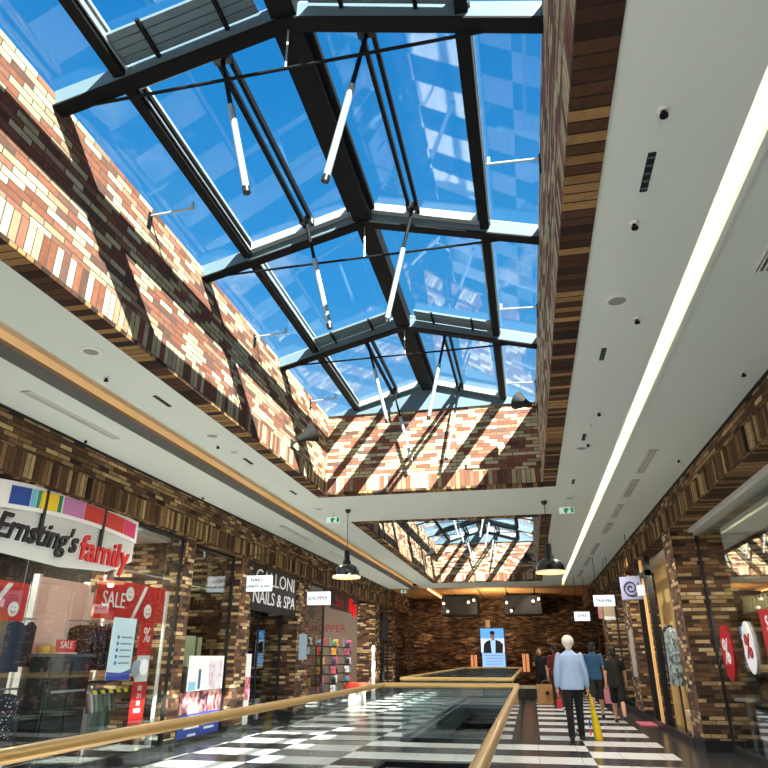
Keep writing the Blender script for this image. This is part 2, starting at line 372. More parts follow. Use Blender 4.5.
# brick soffit ledges and skylight wells
def slopez(x): return RIDGE - (RIDGE-EAVE) * abs(x-XM) / (WRX-XM)
def well(n, O, rafters, vents, panels):
    y0, y1 = O[2]+.2, O[3]-.2; T = EAVE
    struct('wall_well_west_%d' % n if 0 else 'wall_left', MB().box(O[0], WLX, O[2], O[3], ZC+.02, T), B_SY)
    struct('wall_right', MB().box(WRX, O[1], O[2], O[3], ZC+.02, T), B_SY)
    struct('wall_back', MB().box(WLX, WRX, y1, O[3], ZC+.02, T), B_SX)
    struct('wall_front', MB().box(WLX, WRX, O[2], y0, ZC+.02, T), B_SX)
    struct('trim_%d' % (n*10), MB().box(O[0], WLX, O[2], O[3], ZC-.015, ZC+.02).box(WRX, O[1], O[2], O[3], ZC-.015, ZC+.02), B_LY)
    struct('trim_%d' % (n*10+1), MB().box(WLX, WRX, y1, O[3], ZC-.015, ZC+.02).box(WLX, WRX, O[2], y0, ZC-.015, ZC+.02), B_LX)
    r = struct('window_%d' % n, loc=(XM, y0, T))
    # gable ends
    for yy, d in ((y1-.04, .3), (y0-.26, .3)):
        part('gable_panel', MB().prism([(WLX, yy, T), (WRX, yy, T), (XM, yy, RIDGE+.02)], (0, d, 0)), STEEL, r)
    XP = (WLX+.54, WRX-.54)
    # ridge and purlins
    part('ridge_beam', MB().box(XM-.10, XM+.10, y0, y1, RIDGE-.16, RIDGE+.06), STEELD, r)
    for x in XP:
        part('purlin', MB().bar((x, y0, slopez(x)-.04), (x, y1, slopez(x)-.025), .09, .12), STEELD, r)
        part('purlin_cap', MB().bar((x, y0, slopez(x)+.065), (x, y1, slopez(x)+.065), .13, .03), ALU, r)
        part('purlin_edge', MB().bar((x+.058, y0, slopez(x)-.02), (x+.058, y1, slopez(x)-.02), .014, .05), ALU, r)
    for x in (WLX-.08, WRX+.08): part('eave_rail', MB().box(x-.04, x+.04, y0, y1, T-.02, T+.05), STEEL, r)
    for yy in rafters:
        for sgn, xe in ((-1, WLX), (1, WRX)):
            part('rafter', MB().bar((xe, yy, T-.04), (XM, yy, RIDGE-.08), .11, .15), STEEL, r)
            part('rafter_shade_strip', MB().bar((xe, yy, T-.125), (XM, yy, RIDGE-.165), .125, .018), STEELD, r)  # dark strip puts the shade of the rafter underside into colour
            part('rafter_cap', MB().bar((xe, yy, T+.045), (XM, yy, RIDGE+.035), .06, .02), ALU, r)
        part('tie_rod', MB().tube((WLX, yy+.05, T-.06), (WRX, yy+.05, T-.02), .013, 8), STEELD, r, True)
        part('tie_hanger', MB().tube((XM, yy+.05, T-.04), (XM, yy+.05, RIDGE-.1), .008, 8), ALU, r, True)
    ys = [y0] + [y for y in rafters if y0+.3 < y < y1-.3] + [y1]
    gl = []
    for i in range(len(ys)-1):
        a, b_ = ys[i]+.02, ys[i+1]-.02
        for xa, xb in ((WLX, XP[0]), (XP[0], XM-.09), (XM+.09, XP[1]), (XP[1], WRX)):
            za, zb = slopez(xa)+.03, slopez(xb)+.03
            part('glass_pane', MB().prism([(xa, a, za), (xb, a, zb), (xb, b_, zb), (xa, b_, za)], (0, 0, .012)), GLASS_R, r)
        if i in vents:                                              # opening lights with two sashes a side
            for sg in (-1, 1):
                xm = XM + sg*.59; xo = XM + sg*1.28; xi = XM + sg*.13
                a2, b2 = a+.08, b_-.08
                for x, w in ((xm-.045, .035), (xm+.045, .035), (xo, .05), (xi, .05)):
                    part('sash_bar', MB().bar((x, a2, slopez(x)-.01), (x, b2, slopez(x)-.01), w, .07), STEELD, r)
                for y in (a2, b2):
                    part('sash_rail', MB().bar((xo, y, slopez(xo)-.01), (xi, y, slopez(xi)-.01), .07, .09), ALU, r)
                for y in (a+.14, b_-.22):
                    sl_ = (RIDGE-EAVE)/(WRX-XM); d = Vector((-sg*sl_*.8, 0, -1)).normalized(); p = Vector((xm, y, slopez(xm)-.05))
                    tilt = Vector((0, .04, 0)); d = (d+tilt).normalized()
                    ac = part('vent_actuator', MB().tube(p, p+d*.55, .018, 10), STEELD, r, True)
                    part('actuator_tube', MB().tube(p+d*.5, p+d*1.3, .027, 12), ALU, ac, True)
                    part('actuator_tip', MB().tube(p+d*1.3, p+d*1.35, .03, 12), BLACK, ac, True)
                    part('actuator_bracket', MB().box(p.x-.07, p.x+.07, p.y-.03, p.y+.03, p.z-.02, p.z+.06), BLACK, ac)
        if i in panels:                                             # ribbed panel standing in for brick reflected in the glass, before the next rafter
            for sg in (-1, 1):
                xa, xb = XM+sg*.2, XM+sg*1.27
                for k in range(4):
                    y = b_-.09-k*.07
                    part('reflection_slat', MB().bar((xa, y, slopez(xa)-.02), (xb, y, slopez(xb)-.02), .06, .03), STEEL, r)
                for x in (XM+sg*.45, XM+sg*1.0): part('reflection_bracket', MB().bar((x, b_-.36, slopez(x)-.045), (x, b_-.02, slopez(x)-.045), .03, .03), STEELD, r)
    return r
w1 = well(1, O1, [0.74, 3.27, 5.8, 8.33], (2, 4), (1, 3))
w2 = well(2, O2, [16.0, 18.5, 21.0, 23.45], (0, 2, 4), (1, 3))

# friezes over the shops
def frieze(x, face, z0, name, m, soff):
    b = MB(); x0, x1 = (x-.3, x) if face > 0 else (x, x+.3)
    b.box(x0, x1, Y0, 28.3, z0, ZC-.0)
    y = Y0
    while y < 28.2:                                                     # upright bricks stand proud by turns
        d = random.choice((0, .012, .03, .0, .02))
        if d: b.box(x if face > 0 else x-d, x+d if face > 0 else x, y+.006, y+.072, z0+.03, z0+.325)
        y += .078
    struct(name, b, m)
    struct(soff, MB().box(x0, x1, Y0, 28.3, z0-.015, z0), B_LY)
frieze(XL, 1, 3.28, 'trim_6', B_FL, 'trim_7'); frieze(XR, -1, 3.43, 'trim_8', B_FR, 'trim_9')
# shadow gap at the ceiling edge
struct('trim_12', MB().box(XL, XL+.02, Y0, YC, ZC-.03, ZC).box(XR-.02, XR, Y0, YC, ZC-.03, ZC), BLACKM)
# back wall with rough relief bricks
def backbrick():
    m = brickmat('relief_brick', 'X', 'Z', [(0, (104, 74, 50)), (0.3, (134, 98, 66)), (0.55, (84, 58, 42)), (0.8, (150, 114, 78)), (0.92, (64, 46, 36))], mortar=(44, 34, 28), bump=1.0)
    return m
bw = MB().box(-10.2, 6, YE, YE+.3, 0, ZC+.1)
rr = random.Random(3)
for k in range(760):
    x = rr.uniform(XL, XR-.3); z = rr.randrange(2, 62)*.0625; d = rr.uniform(.03, .12)
    bw.box(x, x+.47, YE-d*1.6, YE, z+.004, z+.12)
struct('wall_back', bw, backbrick())
struct('wall_left', MB().box(-10.2, -10, Y0, YE, -.0, ZC), PLATE); struct('wall_right', MB().box(5.8, 6, Y0, YE, 0, ZC), PLATE)
struct('trim_13', MB().box(-10.2, XL-.2, Y0, YE, ZC-.0, ZC+.1).box(XR+.2, 6, Y0, YE, ZC, ZC+.1), PLATE)
struct('trim_19', MB().box(XL-.3, XL-.02, 28.3, YE, 3.3, ZC+.2).box(XR+.02, XR+.3, 28.3, YE, 3.4, ZC+.2).box(XL-.3, XL, YC-.2, YC+.4, ZC, ZC+.25).box(XR, XR+.3, YC-.2, YC+.4, ZC, ZC+.25), B_DY)
struct('baseboard_right', MB().box(XR-.02, XR, 13.06, YE, 0, .12), BLACK)

# ---- pillars
def pillar(x0, x1, y0, y1, z1, label):
    t = thing('brick_pillar', label, 'pillar', ((x0+x1)/2, (y0+y1)/2, 0))
    m = part('shaft', MB().box(x0, x1, y0, y1, 0, z1), B_DY, t)
    m.data.materials.append(B_DX)
    for p in m.data.polygons:
        if abs(p.normal.y) > .5: p.material_index = 1
    part('plinth', MB().box(x0-.01, x1+.01, y0-.01, y1+.01, 0, .16), BLACKM, t)
    return t
pl = [(10.45, 10.8, 'brick pillar between the clothes shop and the poster window'), (12.85, 13.45, 'brick pillar between the poster window and the nail studio'),
      (16.5, 17.4, 'brick pillar beside the nail studio sign on the left'), (25.5, 26.3, 'brick pillar past the red lettered shop on the left'), (28.7, 29.5, 'last brick pillar on the left before the back wall')]
for a, b_, l in pl: pillar(XL-(.4 if a < 20 else .7), XL-.005, a, b_, 3.26, l)
pr = [(12.3, 13.05, 'large dark brick pillar in the right foreground'), (18.3, 19.6, 'brick pillar on the right under the white and blue sign'), (24.0, 25.4, 'farthest brick pillar on the right')]
for a, b_, l in pr: pillar(XR+.005, XR+.55, a, b_, 3.41, l)
# ---- shopfronts
WN = [20]
def front(xg, y0, y1, z1, mull, nm=GLASS_S, fr=BLACK, ew=.04):
    WN[0] += 1; r = struct('window_%d' % WN[0], loc=(xg, (y0+y1)/2, 0))
    part('glass', MB().box(xg-.006, xg+.006, y0+.04, y1-.04, .1, z1-.05), nm, r)
    fb = MB().box(xg-.03, xg+.03, y0, y1, 0, .1).box(xg-.03, xg+.03, y0, y1, z1-.05, z1).box(xg-.03, xg+.03, y0, y0+ew, 0, z1).box(xg-.03, xg+.03, y1-ew, y1, 0, z1)
    part('frame', fb, fr, r)
    for y in mull: part('mullion', MB().box(xg-.025, xg+.025, y-.02, y+.02, .1, z1-.05), fr, r)
    return r
XG = XL-.18
front(XG, 10.82, 12.83, 3.26, ()); front(XG-.25, 13.47, 16.48, 3.26, (15.0,)); front(XG, 17.42, 19.3, 3.26, ()); front(XG, 26.32, 28.68, 3.26, ())
front(XG, 29.52, 33.9, 3.26, (31,))
front(XR+.42, 4.0, 12.28, 3.41, (), fr=BLACKM, ew=.012); front(XR+.42, -4.0, 3.96, 3.41, ()); front(XR+.35, 17.06, 18.28, 3.41, ()); front(XR+.35, 19.62, 23.98, 3.41, (21.8,)); front(XR+.35, 25.42, 33.9, 3.41, (28, 31))
# clothes shop side walls, ceiling and a light panel
struct('wall_shop_end', MB().box(-7.4, XL-.41, 10.46, 10.7, 0, 3.6), B_DX); struct('wall_shop_side', MB().box(-9.9, -7.4, 10.44, 10.7, 0, 3.6), PLATE)
struct('trim_14', MB().box(-9.9, XL-.3, 2.0, 10.43, 3.18, 3.26), WHITE)
struct('wall_shop_partition', MB().box(-9.9, XL-.42, 13.0, 13.2, 0, 3.6).box(-9.9, XL-.42, 16.6, 16.8, 0, 3.6), B_DX); struct('wall_shop_far', MB().box(-9.9, XL-.72, 25.6, 25.8, 0, 3.9), mat('taupe_wall', (112, 98, 88), .8))
struct('trim_15', MB().box(XR+.3, 5.8, Y0, 12.35, 3.36, 3.42), WHITE)
struct('wall_shop_divider', MB().box(XR+.56, 5.8, 12.4, 12.6, 0, 3.35).box(XR+.55, 5.8, 18.6, 18.8, 0, 3.9), B_DX)
def lightpanel(x, y, z, w, l, e, label, col=(1, .92, .8)):
    t = thing('ceiling_light', label, 'light', (x, y, z))
    part('frame', MB().box(x-w/2-.02, x+w/2+.02, y-l/2-.02, y+l/2+.02, z-.02, z), WHITE, t)
    part('diffuser', MB().box(x-w/2, x+w/2, y-l/2, y+l/2, z-.03, z-.018), mat('panel_light', (250, 245, 235), emit=(255, 244, 226), es=6), t)
    a = area('panel_lamp', (x, y, z-.05), (0, 0, 0), w, l, e, col); return t
lightpanel(-7.4, 5.6, 3.17, .6, 1.2, 160, 'square ceiling light inside the clothes shop, nearer one')
lightpanel(-7.4, 8.6, 3.17, .6, 1.2, 220, 'square ceiling light inside the clothes shop, farther one')
lightpanel(-7.2, 19.0, 3.9, .6, 1.2, 200, 'ceiling light inside the red lettered shop')
lightpanel(-7.2, 23.0, 3.9, .6, 1.2, 160, 'farther ceiling light inside the red lettered shop')
lightpanel(4.2, 16.0, 3.35, .6, 1.2, 110, 'ceiling light inside the lit doorway shop on the right', (1, .8, .55))
lightpanel(4.3, 10.5, 3.35, .6, 1.2, 70, 'ceiling light inside the right foreground shop window', (1, .85, .65))
lightpanel(4.3, 21.8, 3.9, .6, 1.2, 80, 'ceiling light inside the far right shop', (1, .85, .65))
lightpanel(-7.6, 11.6, 3.9, .5, .5, 30, 'ceiling light inside the poster window', (1, .85, .65))
#CONTINUE
# ================================================================== balustrades
def balustrade(x0, x1, y0, y1, zr, label, closed, joints, loc):
    r = thing('balustrade', label, 'railing', loc)
    b = MB(); R0 = .031
    P = [(x1, y0), (x1, y1), (x0, y1), (x0, y0)]
    segs = [(P[0], P[1]), (P[1], P[2]), (P[2], P[3])] + ([(P[3], P[0])] if closed else [])
    for p, q in segs: b.tube((p[0], p[1], zr), (q[0], q[1], zr), R0, 16)
    for p in P: b.ball((p[0], p[1], zr), R0, R0, R0, 14, 8)
    part('handrail', b, BRASS, r, True)
    for p, q in segs:
        p = Vector((p[0], p[1], 0)); q = Vector((q[0], q[1], 0)); L_ = (q-p).length; n = max(1, round(L_/joints)); d = (q-p)/L_
        for k in range(n):
            a = p + d*(L_*k/n+.012); c = p + d*(L_*(k+1)/n-.012)
            part('glass_panel', MB().bar((a.x, a.y, (zr+.02)/2-.03), (c.x, c.y, (zr+.02)/2-.03), .016, zr-.04), GLASS_B, r)
        part('base_channel', MB().bar((p.x, p.y, .035), (q.x, q.y, .035), .06, .07), STEELD, r)
        for k in range(n+1):
            a = p + d*(L_*k/n); part('rail_bracket', MB().tube((a.x, a.y, zr-.07), (a.x, a.y, zr-.02), .008, 8), ALU, r)
    return r
balustrade(V1[0]-.05, V1[1]+.05, -1.05, V1[3]+.2, 1.0, 'nearest glass balustrade with brass handrail crossing the foreground', False, 1.6, (-1.1, 9.8, 0))
balustrade(V2[0]-.06, V2[1]+.1, V2[2]-.6, V2[3]+.1, 1.0, 'farther glass balustrade with brass handrail around the second floor opening', True, 1.55, (-1.3, 13, 0))

# ================================================================== ceiling fittings
def speaker(x, y, label, r=.115):
    t = thing('ceiling_speaker', label, 'speaker', (x, y, ZC))
    part('rim', MB().lathe([(r, 0), (r, -.012), (r-.03, -.016), (r-.032, -.006)], (x, y, ZC), 28), WHITE, t, True)
    part('grille', MB().lathe([(r-.03, 0), (r-.03, -.010), (.01, -.012)], (x, y, ZC), 28), mat('grille_grey', (150, 152, 150), .7), t, True)
for x, y, l in ((.90, 4.83, 'large round ceiling speaker on the right white ceiling, nearest one'), (.90, 8.9, 'round ceiling speaker beside the far end of the near skylight, right side'),
                (-3.80, 4.81, 'large round ceiling speaker on the left white ceiling, nearest one'), (-3.80, 7.37, 'second round ceiling speaker on the left beside the near skylight'), (.9, 12.0, 'round ceiling speaker between the skylights near the right slot'), (-3.8, 12.0, 'round ceiling speaker between the skylights on the left')):
    speaker(x, y, l, .10)
def slit(x, y, l, label, w=.035):
    t = thing('ceiling_slit_vent', label, 'vent', (x, y, ZC))
    part('housing', MB().box(x-w, x+w, y-l/2, y+l/2, ZC-.008, ZC), BLACKM, t)
    for k in range(5): yy = y-l/2+l*(k+.5)/5; part('slat', MB().box(x-w*.8, x+w*.8, yy-.006, yy+.006, ZC-.012, ZC-.007), STEEL, t)
slit(.90, 3.31, .34, 'short black slotted vent in the right ceiling, nearest one', .022); slit(.89, 5.86, .26, 'second black slotted vent in the right ceiling beyond the round speaker', .022); slit(.90, 8.43, .26, 'third black slotted vent in the right ceiling', .022); slit(.90, 10.8, .26, 'fourth black slotted vent in the right ceiling near the pendant lamp', .022)
slit(-3.81, 6.13, .34, 'short black slotted vent in the left ceiling, nearest one', .022); slit(-3.82, 8.6, .3, 'second black slotted vent in the left ceiling', .022); slit(-3.82, 10.6, .3, 'third black slotted vent in the left ceiling', .022)
def dot(x, y, label, cat='sprinkler', r=.028, m=None, d=.05):
    t = thing('ceiling_'+cat.replace(' ', '_'), label, cat, (x, y, ZC))
    part('base', MB().lathe([(r, 0), (r, -.012), (r*.6, -.016)], (x, y, ZC), 16), WHITE, t, True)
    part('head', MB().lathe([(r*.5, -.014), (r*.45, -d*.7), (r*.8, -d*.72), (r*.8, -d)], (x, y, ZC), 12), m or STEELD, t, True)
for x, y, l in ((.9, 2.82, 'nearest sprinkler head on the right ceiling'), (.89, 3.8, 'second sprinkler head on the right ceiling'), (1.1, 5.18, 'dark sprinkler head between round speaker and slot'), (1.0, 7.49, 'fourth sprinkler head on the right ceiling'),
                (2.31, 6.58, 'sprinkler head by the right brick frieze, nearer one'), (2.31, 9.76, 'sprinkler head by the right brick frieze, farther one'), (-4.02, 5.39, 'black sprinkler head left of the near skylight'), (-3.91, 7.78, 'small sprinkler beside the left second speaker'),
                (-5.5, 7.19, 'sprinkler head by the left brick frieze, nearer one'), (-5.5, 10.57, 'sprinkler head by the left brick frieze, farther one'), (.97, 8.71, 'sprinkler head near third slotted vent')):
    dot(x, y, l)
for x, y, l in ((.92, 7.95, 'smoke detector on the right ceiling near third vent'), (-3.82, 8.1, 'smoke detector on the left ceiling near second speaker'), (.9, 12.6, 'smoke detector beside the right exit sign')):
    dot(x, y, l, 'smoke detector', .05, WHITE, .045)
def grille(x, y, l, n, label, w=.13):
    t = thing('linear_grille', label, 'vent', (x, y, ZC))
    part('recess', MB().box(x-w/2, x+w/2, y-l/2, y+l/2, ZC-.005, ZC), mat('grille_dark', (88, 90, 90), .8), t)
    part('border', MB().box(x-w/2-.015, x-w/2, y-l/2, y+l/2, ZC-.014, ZC).box(x+w/2, x+w/2+.015, y-l/2, y+l/2, ZC-.014, ZC), WHITE, t)
    for k in range(n): xx = x-w/2+w*(k+.5)/n; part('blade', MB().box(xx-.006, xx+.006, y-l/2, y+l/2, ZC-.016, ZC-.004), WHITE, t)
grille(1.95, 4.1, 1.0, 5, 'wide slatted air grille on the right ceiling at the picture edge', .2)
for y, l in ((9.83, 'first slatted air grille of the far right row'), (11.5, 'second slatted air grille of the far right row'), (13.4, 'third slatted air grille of the far right row'), (15.3, 'fourth slatted air grille of the far right row')):
    grille(1.88, y, 1.25, 4, l, .13)
for y, l in ((18.4, 'fifth dark slatted grille of the far right row'), (21, 'sixth dark slatted grille of the far right row'), (24, 'last dark slatted grille of the far right row')): grille(1.88, y, 1.9, 3, l, .12)
grille(-5.1, 6.4, 1.7, 3, 'long slatted air grille on the left side ceiling', .10); grille(-5.1, 4.2, 1.5, 3, 'slatted air grille on the left ceiling at the picture edge', .10)
grille(-5.1, 14.5, 2.0, 3, 'long slatted grille behind the left pendant lamp', .10); grille(-5.1, 18.5, 2.2, 3, 'far slatted grille on the left side ceiling', .10)
EXG = mat('exit_green', (20, 150, 90), .5, emit=(20, 150, 100), es=.25); EXW = mat('exit_white', (235, 250, 240), .5, emit=(200, 226, 212), es=.35)
def exitsign(x, y, label):
    t = thing('exit_sign', label, 'sign', (x, y, ZC-.24))
    part('panel', MB().box(x-.13, x+.13, y-.012, y+.012, ZC-.22, ZC-.11), EXW, t)
    part('stem', MB().tube((x, y, ZC-.1), (x, y, ZC), .006), ALU, t)
    part('running_figure', MB().prism([(x-.03, y-.013, ZC-.22), (x+.0, y-.013, ZC-.22), (x+.02, y-.013, ZC-.17), (x+.05, y-.013, ZC-.15), (x+.02, y-.013, ZC-.13), (x-.03, y-.013, ZC-.12), (x-.06, y-.013, ZC-.16)], (0, -.004, 0)), EXG, t)
    part('door_mark', MB().box(x+.07, x+.12, y-.017, y-.012, ZC-.21, ZC-.12), EXG, t)
exitsign(.85, 12.3, 'green and white exit sign hanging right of the right pendant lamp'); exitsign(-3.58, 12.3, 'green and white exit sign hanging left of the left pendant lamp'); exitsign(-4.9, 27.5, 'small green exit sign at the far left end of the ceiling')

# pendants
def pendant(x, y, label):
    t = thing('pendant_lamp', label, 'lamp', (x, y, 2.72), 'black dome pendant lamps between the skylights')
    part('ceiling_rose', MB().lathe([(.055, 0), (.055, -.03), (.02, -.07)], (x, y, ZC), 20), BLACK, t, True)
    part('cord', MB().tube((x, y, ZC-.06), (x, y, 3.2), .006, 8), BLACK, t)
    part('socket', MB().lathe([(.02, 3.24), (.05, 3.22), (.055, 3.05), (.075, 3.02), (.08, 2.96)], (x, y, 0), 24), BLACK, t, True)
    sh = part('shade', MB().lathe([(.07, 2.98), (.12, 2.965), (.19, 2.92), (.235, 2.85), (.25, 2.77), (.258, 2.755), (.258, 2.745), (.244, 2.75), (.225, 2.84), (.18, 2.90), (.11, 2.945), (.02, 2.95)], (x, y, 0), 40), mat('lamp_shade_black', (14, 15, 18), .18, coat=.6), t, True)
    part('shade_rim', MB().lathe([(.262, 2.72), (.262, 2.755), (.25, 2.76), (.245, 2.72)], (x, y, 0), 40), mat('shade_inner', (235, 215, 180), .5, emit=(255, 222, 170), es=.5), t, True)
    part('bulb', MB().ball((x, y, 2.83), .045, .045, .06, 14, 10), LAMP, t, True)
    l = bpy.data.lights.new('pendant_bulb', 'POINT'); l.energy = 25; l.color = (1, .85, .62); l.shadow_soft_size = .05
    o = bpy.data.objects.new('pendant_bulb', l); COL.objects.link(o); o.location = (x, y, 2.70)
pendant(-3.26, 12.2, 'black dome pendant lamp on the left, before the brick frieze'); pendant(.46, 12.2, 'black dome pendant lamp on the right, before the far skylight')

# well fittings: arms and floodlights
def arm(xw, y, z, sg, label):
    t = thing('metal_wall_arm', label, 'bracket', (xw, y, z))
    part('rod', MB().tube((xw, y, z), (xw+sg*.46, y, z+.02), .012, 8), ALU, t, True); part('tip', MB().box(xw+sg*.44-.012, xw+sg*.44+.012, y-.012, y+.012, z+.02, z+.09), ALU, t)
    part('wall_plate', MB().box(min(xw, xw+sg*.012), max(xw, xw+sg*.012), y-.03, y+.03, z-.14, z+.03), STEELD, t)
for k, (y, w) in enumerate(((2.0, 'nearest'), (4.64, 'second nearest'), (7.3, 'third nearest'), (9.74, 'farthest'))):
    arm(WLX, y, 5.33, 1, 'thin metal arm on top of the left brick well wall, ' + w); arm(WRX, y, 5.36, -1, 'thin metal arm on top of the right brick well wall, ' + w)
def flood(xw, y, z, sg, label):
    t = thing('floodlight', label, 'lamp', (xw, y, z))
    part('wall_bracket', MB().box(min(xw, xw+sg*.02), max(xw, xw+sg*.02), y-.05, y+.05, z-.06, z+.06), BLACKM, t); part('stem', MB().tube((xw, y, z), (xw+sg*.12, y, z+.05), .018), BLACKM, t, True)
    a = Vector((sg*.75, .35, .50)).normalized(); p = Vector((xw+sg*.10, y, z+.05))
    h = part('lamp_head', MB().lathe([(.03, 0), (.05, .03), (.07, .12), (.15, .26), (.155, .28), (.14, .28), (.06, .13), (.01, .12)], p, 24, a), BLACKM, t, True)
    part('lens', MB().lathe([(.13, .262), (.13, .268), (.01, .27)], p, 24, a), mat('lens', (60, 64, 68), .1), h, True)
flood(WLX, 8.95, 4.34, 1, 'black cone floodlight on the left brick well wall of near skylight'); flood(WRX, 10.0, 5.02, -1, 'black cone floodlight on the right brick well wall of near skylight')
flood(WLX, 15.2, 4.6, 1, 'black floodlight at the near left of the far skylight'); flood(WLX, 22.5, 4.5, 1, 'black floodlight on the far left wall of the far skylight'); flood(WRX, 15.6, 4.9, -1, 'black floodlight at the near right of the far skylight'); flood(WRX, 24.6, 4.5, -1, 'black floodlight at the far right of the far skylight')

# ================================================================== hanging signs
def flagsign(x0, x1, y, z0, z1, label, rows, tm, m=PWHITE, zt=3.34):
    t = thing('hanging_sign', label, 'sign', ((x0+x1)/2, y, z0))
    part('box', MB().box(x0, x1, y-.05, y+.05, z0, z1), m, t, bev=.006)
    for x in (x0+.1, x1-.1): part('hanger', MB().tube((x, y, z1), (x, y, zt), .008, 6), BLACK, t)
    if zt < 3.9: part('wall_arm', MB().tube((XL-.02, y, zt), (x1-.08, y, zt), .01, 6), BLACK, t)
    for s_, z, sz in rows: text('lettering', s_, ((x0+x1)/2, y-.054, z), sz, '-Y', tm, t)
SIGNW = mat('sign_face', (226, 234, 240), .5, emit=(220, 232, 240), es=.7)
flagsign(-5.74, -5.12, 13.2, 2.61, 2.92, 'small white hanging sign in front of the black nail studio sign', (('NAILS', 2.83, .10), ('COSMETIC & SPA', 2.70, .075)), PBLACK, SIGNW)
flagsign(-5.68, -5.04, 17.25, 2.62, 2.95, 'white hanging sign with dark red lettering on the left', (('SHOPPER', 2.78, .13),), mat('dark_red_ink', (120, 26, 36)), SIGNW, 3.3)
flagsign(1.84, 2.40, 19.9, 2.66, 2.95, 'white hanging sign with blue lettering on the right', (('TRAVEL.', 2.80, .13),), mat('blue_ink', (30, 60, 130)), SIGNW, 4.0)
flagsign(1.60, 2.12, 25, 2.52, 2.82, 'farthest white hanging sign on the right with dark logo', (('AMA', 2.68, .16),), PBLACK, SIGNW, 4.0)
t = thing('picture_sign', 'small picture board hanging under the white and blue sign', 'sign', (2.18, 20.4, 2.35))
part('board', MB().box(2.12, 2.42, 20.38, 20.42, 2.33, 2.72), mat('beige_board', (196, 180, 140)), t); part('photo_strip', MB().box(1.97, 2.10, 20.38, 20.42, 2.36, 2.76), mat('photo_strip', (190, 130, 130), noise=.8, nscale=9), t)
part('white_base', MB().box(2.12, 2.42, 20.375, 20.38, 2.33, 2.42), PWHITE, t); part('hook', MB().tube((2.27, 20.4, 2.72), (2.27, 20.4, 4.0), .006, 6), BLACK, t)
# purple square sign turned to the hall
t = thing('hanging_sign', 'square lilac sign with dark swirl turned towards the passage', 'sign', (2.36, 16.2, 2.52))
q = MB().box(2.12, 2.60, 16.14, 16.22, 2.55, 3.05).rot((2.36, 16.2, 2.8), rad(-30)); part('box', q, mat('lilac', (176, 176, 206), .5), t, bev=.008)
q = MB(); P_ = [(2.36+(.02+.0062*k)*cos(k*.45), 16.13, 2.8+(.02+.0062*k)*sin(k*.45)) for k in range(30)]
for a, b_ in zip(P_, P_[1:]): q.tube(a, b_, .014, 8)
for a in P_: q.ball(a, .014, .014, .014, 8, 6)
q.rot((2.36, 16.2, 2.8), rad(-30)); part('swirl', q, mat('aubergine', (52, 44, 76)), t, True)
part('hanger', MB().tube((2.36, 16.18, 3.05), (2.36, 16.18, 4.0), .01, 8), BLACK, t)

# black nail studio sign
t = thing('shop_sign', 'black sign board reading CALLONI NAILS & SPA in white letters', 'sign', (XL-.05, 15.0, 2.28))
part('board', MB().box(XL-.10, XL-.05, 13.5, 16.45, 2.28, 3.26), PBLACK, t)
text('lettering', 'CALLONI', (XL-.045, 15.0, 2.98), .44, '+X', PWHITE, t, width=2.5); text('lettering', 'NAILS & SPA', (XL-.045, 15.0, 2.56), .40, '+X', PWHITE, t, width=2.7)
t = thing('shop_sign', 'red three dimensional letters over the left accessory shop', 'sign', (XL-.05, 21, 2.75))
part('backing', MB().box(XL-.12, XL-.08, 19.7, 23.1, 2.7, 3.27), mat('dark_backing', (44, 34, 32)), t)
REDL = mat('red_letters', (214, 30, 34), .4, emit=(214, 30, 34), es=.35)
text('letters', 'Strips', (XL-.05, 20.5, 2.93), .42, '+X', mat('dull_red_letters', (140, 40, 44)), t, .03, sx_=.95); text('letters', 'Kiga', (XL-.05, 22.2, 2.90), .62, '+X', REDL, t, .03, sx_=.9)
# ---- family clothes shop fascia
XF = XL-.01
t = thing('shop_sign', 'white arched fascia with colour stripe above the shop name', 'sign', (XF, 7.8, 2.9))
def arcz(y): return 3.0 + .16*(1-((y-7.3)/2.0)**2) + .03*(y-7.3) - .10
ys = [6.0+.1*k for k in range(33)]
def strip(ya, yb, lo, hi, x, d=.03):
    n = max(2, int((yb-ya)/.1)); q = MB(); top = [(x, ya+(yb-ya)*k/n, arcz(ya+(yb-ya)*k/n)+hi) for k in range(n+1)]; bot = [(x, ya+(yb-ya)*k/n, arcz(ya+(yb-ya)*k/n)+lo) for k in range(n+1)]
    for k in range(n): q.prism([bot[k], bot[k+1], top[k+1], top[k]], (d, 0, 0))
    return q
part('border_band', strip(5.7, 8.95, -.07, .24, XF-.04), PWHITE, t)
for a, b_, c_ in ((6.30, 6.62, (20, 70, 160)), (6.64, 6.72, (110, 190, 226)), (6.74, 6.79, (40, 140, 80)), (6.81, 7.1, (240, 206, 30)), (7.12, 7.18, (20, 130, 80)), (7.22, 7.64, (200, 130, 190)), (7.66, 8.58, (206, 50, 44)), (8.6, 8.88, (220, 50, 110))):
    part('colour_field', strip(a, b_, -.02, .19, XF-.01, .008), mat('stripe_%d_%d' % (c_[0], c_[1]), c_, .5), t)
part('fascia_board', MB().prism([(XF-.06, 5.7, 2.46), (XF-.06, 7.4, 2.40), (XF-.06, 8.4, 2.46), (XF-.06, 8.95, 2.66), (XF-.06, 8.95, 2.94), (XF-.06, 8.6, 2.98), (XF-.06, 7.3, 3.06), (XF-.06, 5.7, 3.0)], (.02, 0, 0)), mat('fascia_white', (206, 212, 210), .35), t)
for y in (6.90, 8.10): part('bracket', MB().box(XF-.03, XF+.0, y-.025, y+.025, 2.70, 3.26), BLACK, t)
def outl(s_, y, z, sz, m, sh, sx_, wd=1):
    text('letter_outline', s_, (XF-.035, y, z), sz, '+X', PWHITE, t, .004, .020, sh, width=wd+.03); text('letters', s_, (XF-.015, y, z), sz, '+X', m, t, .014, .006, sh, width=wd)
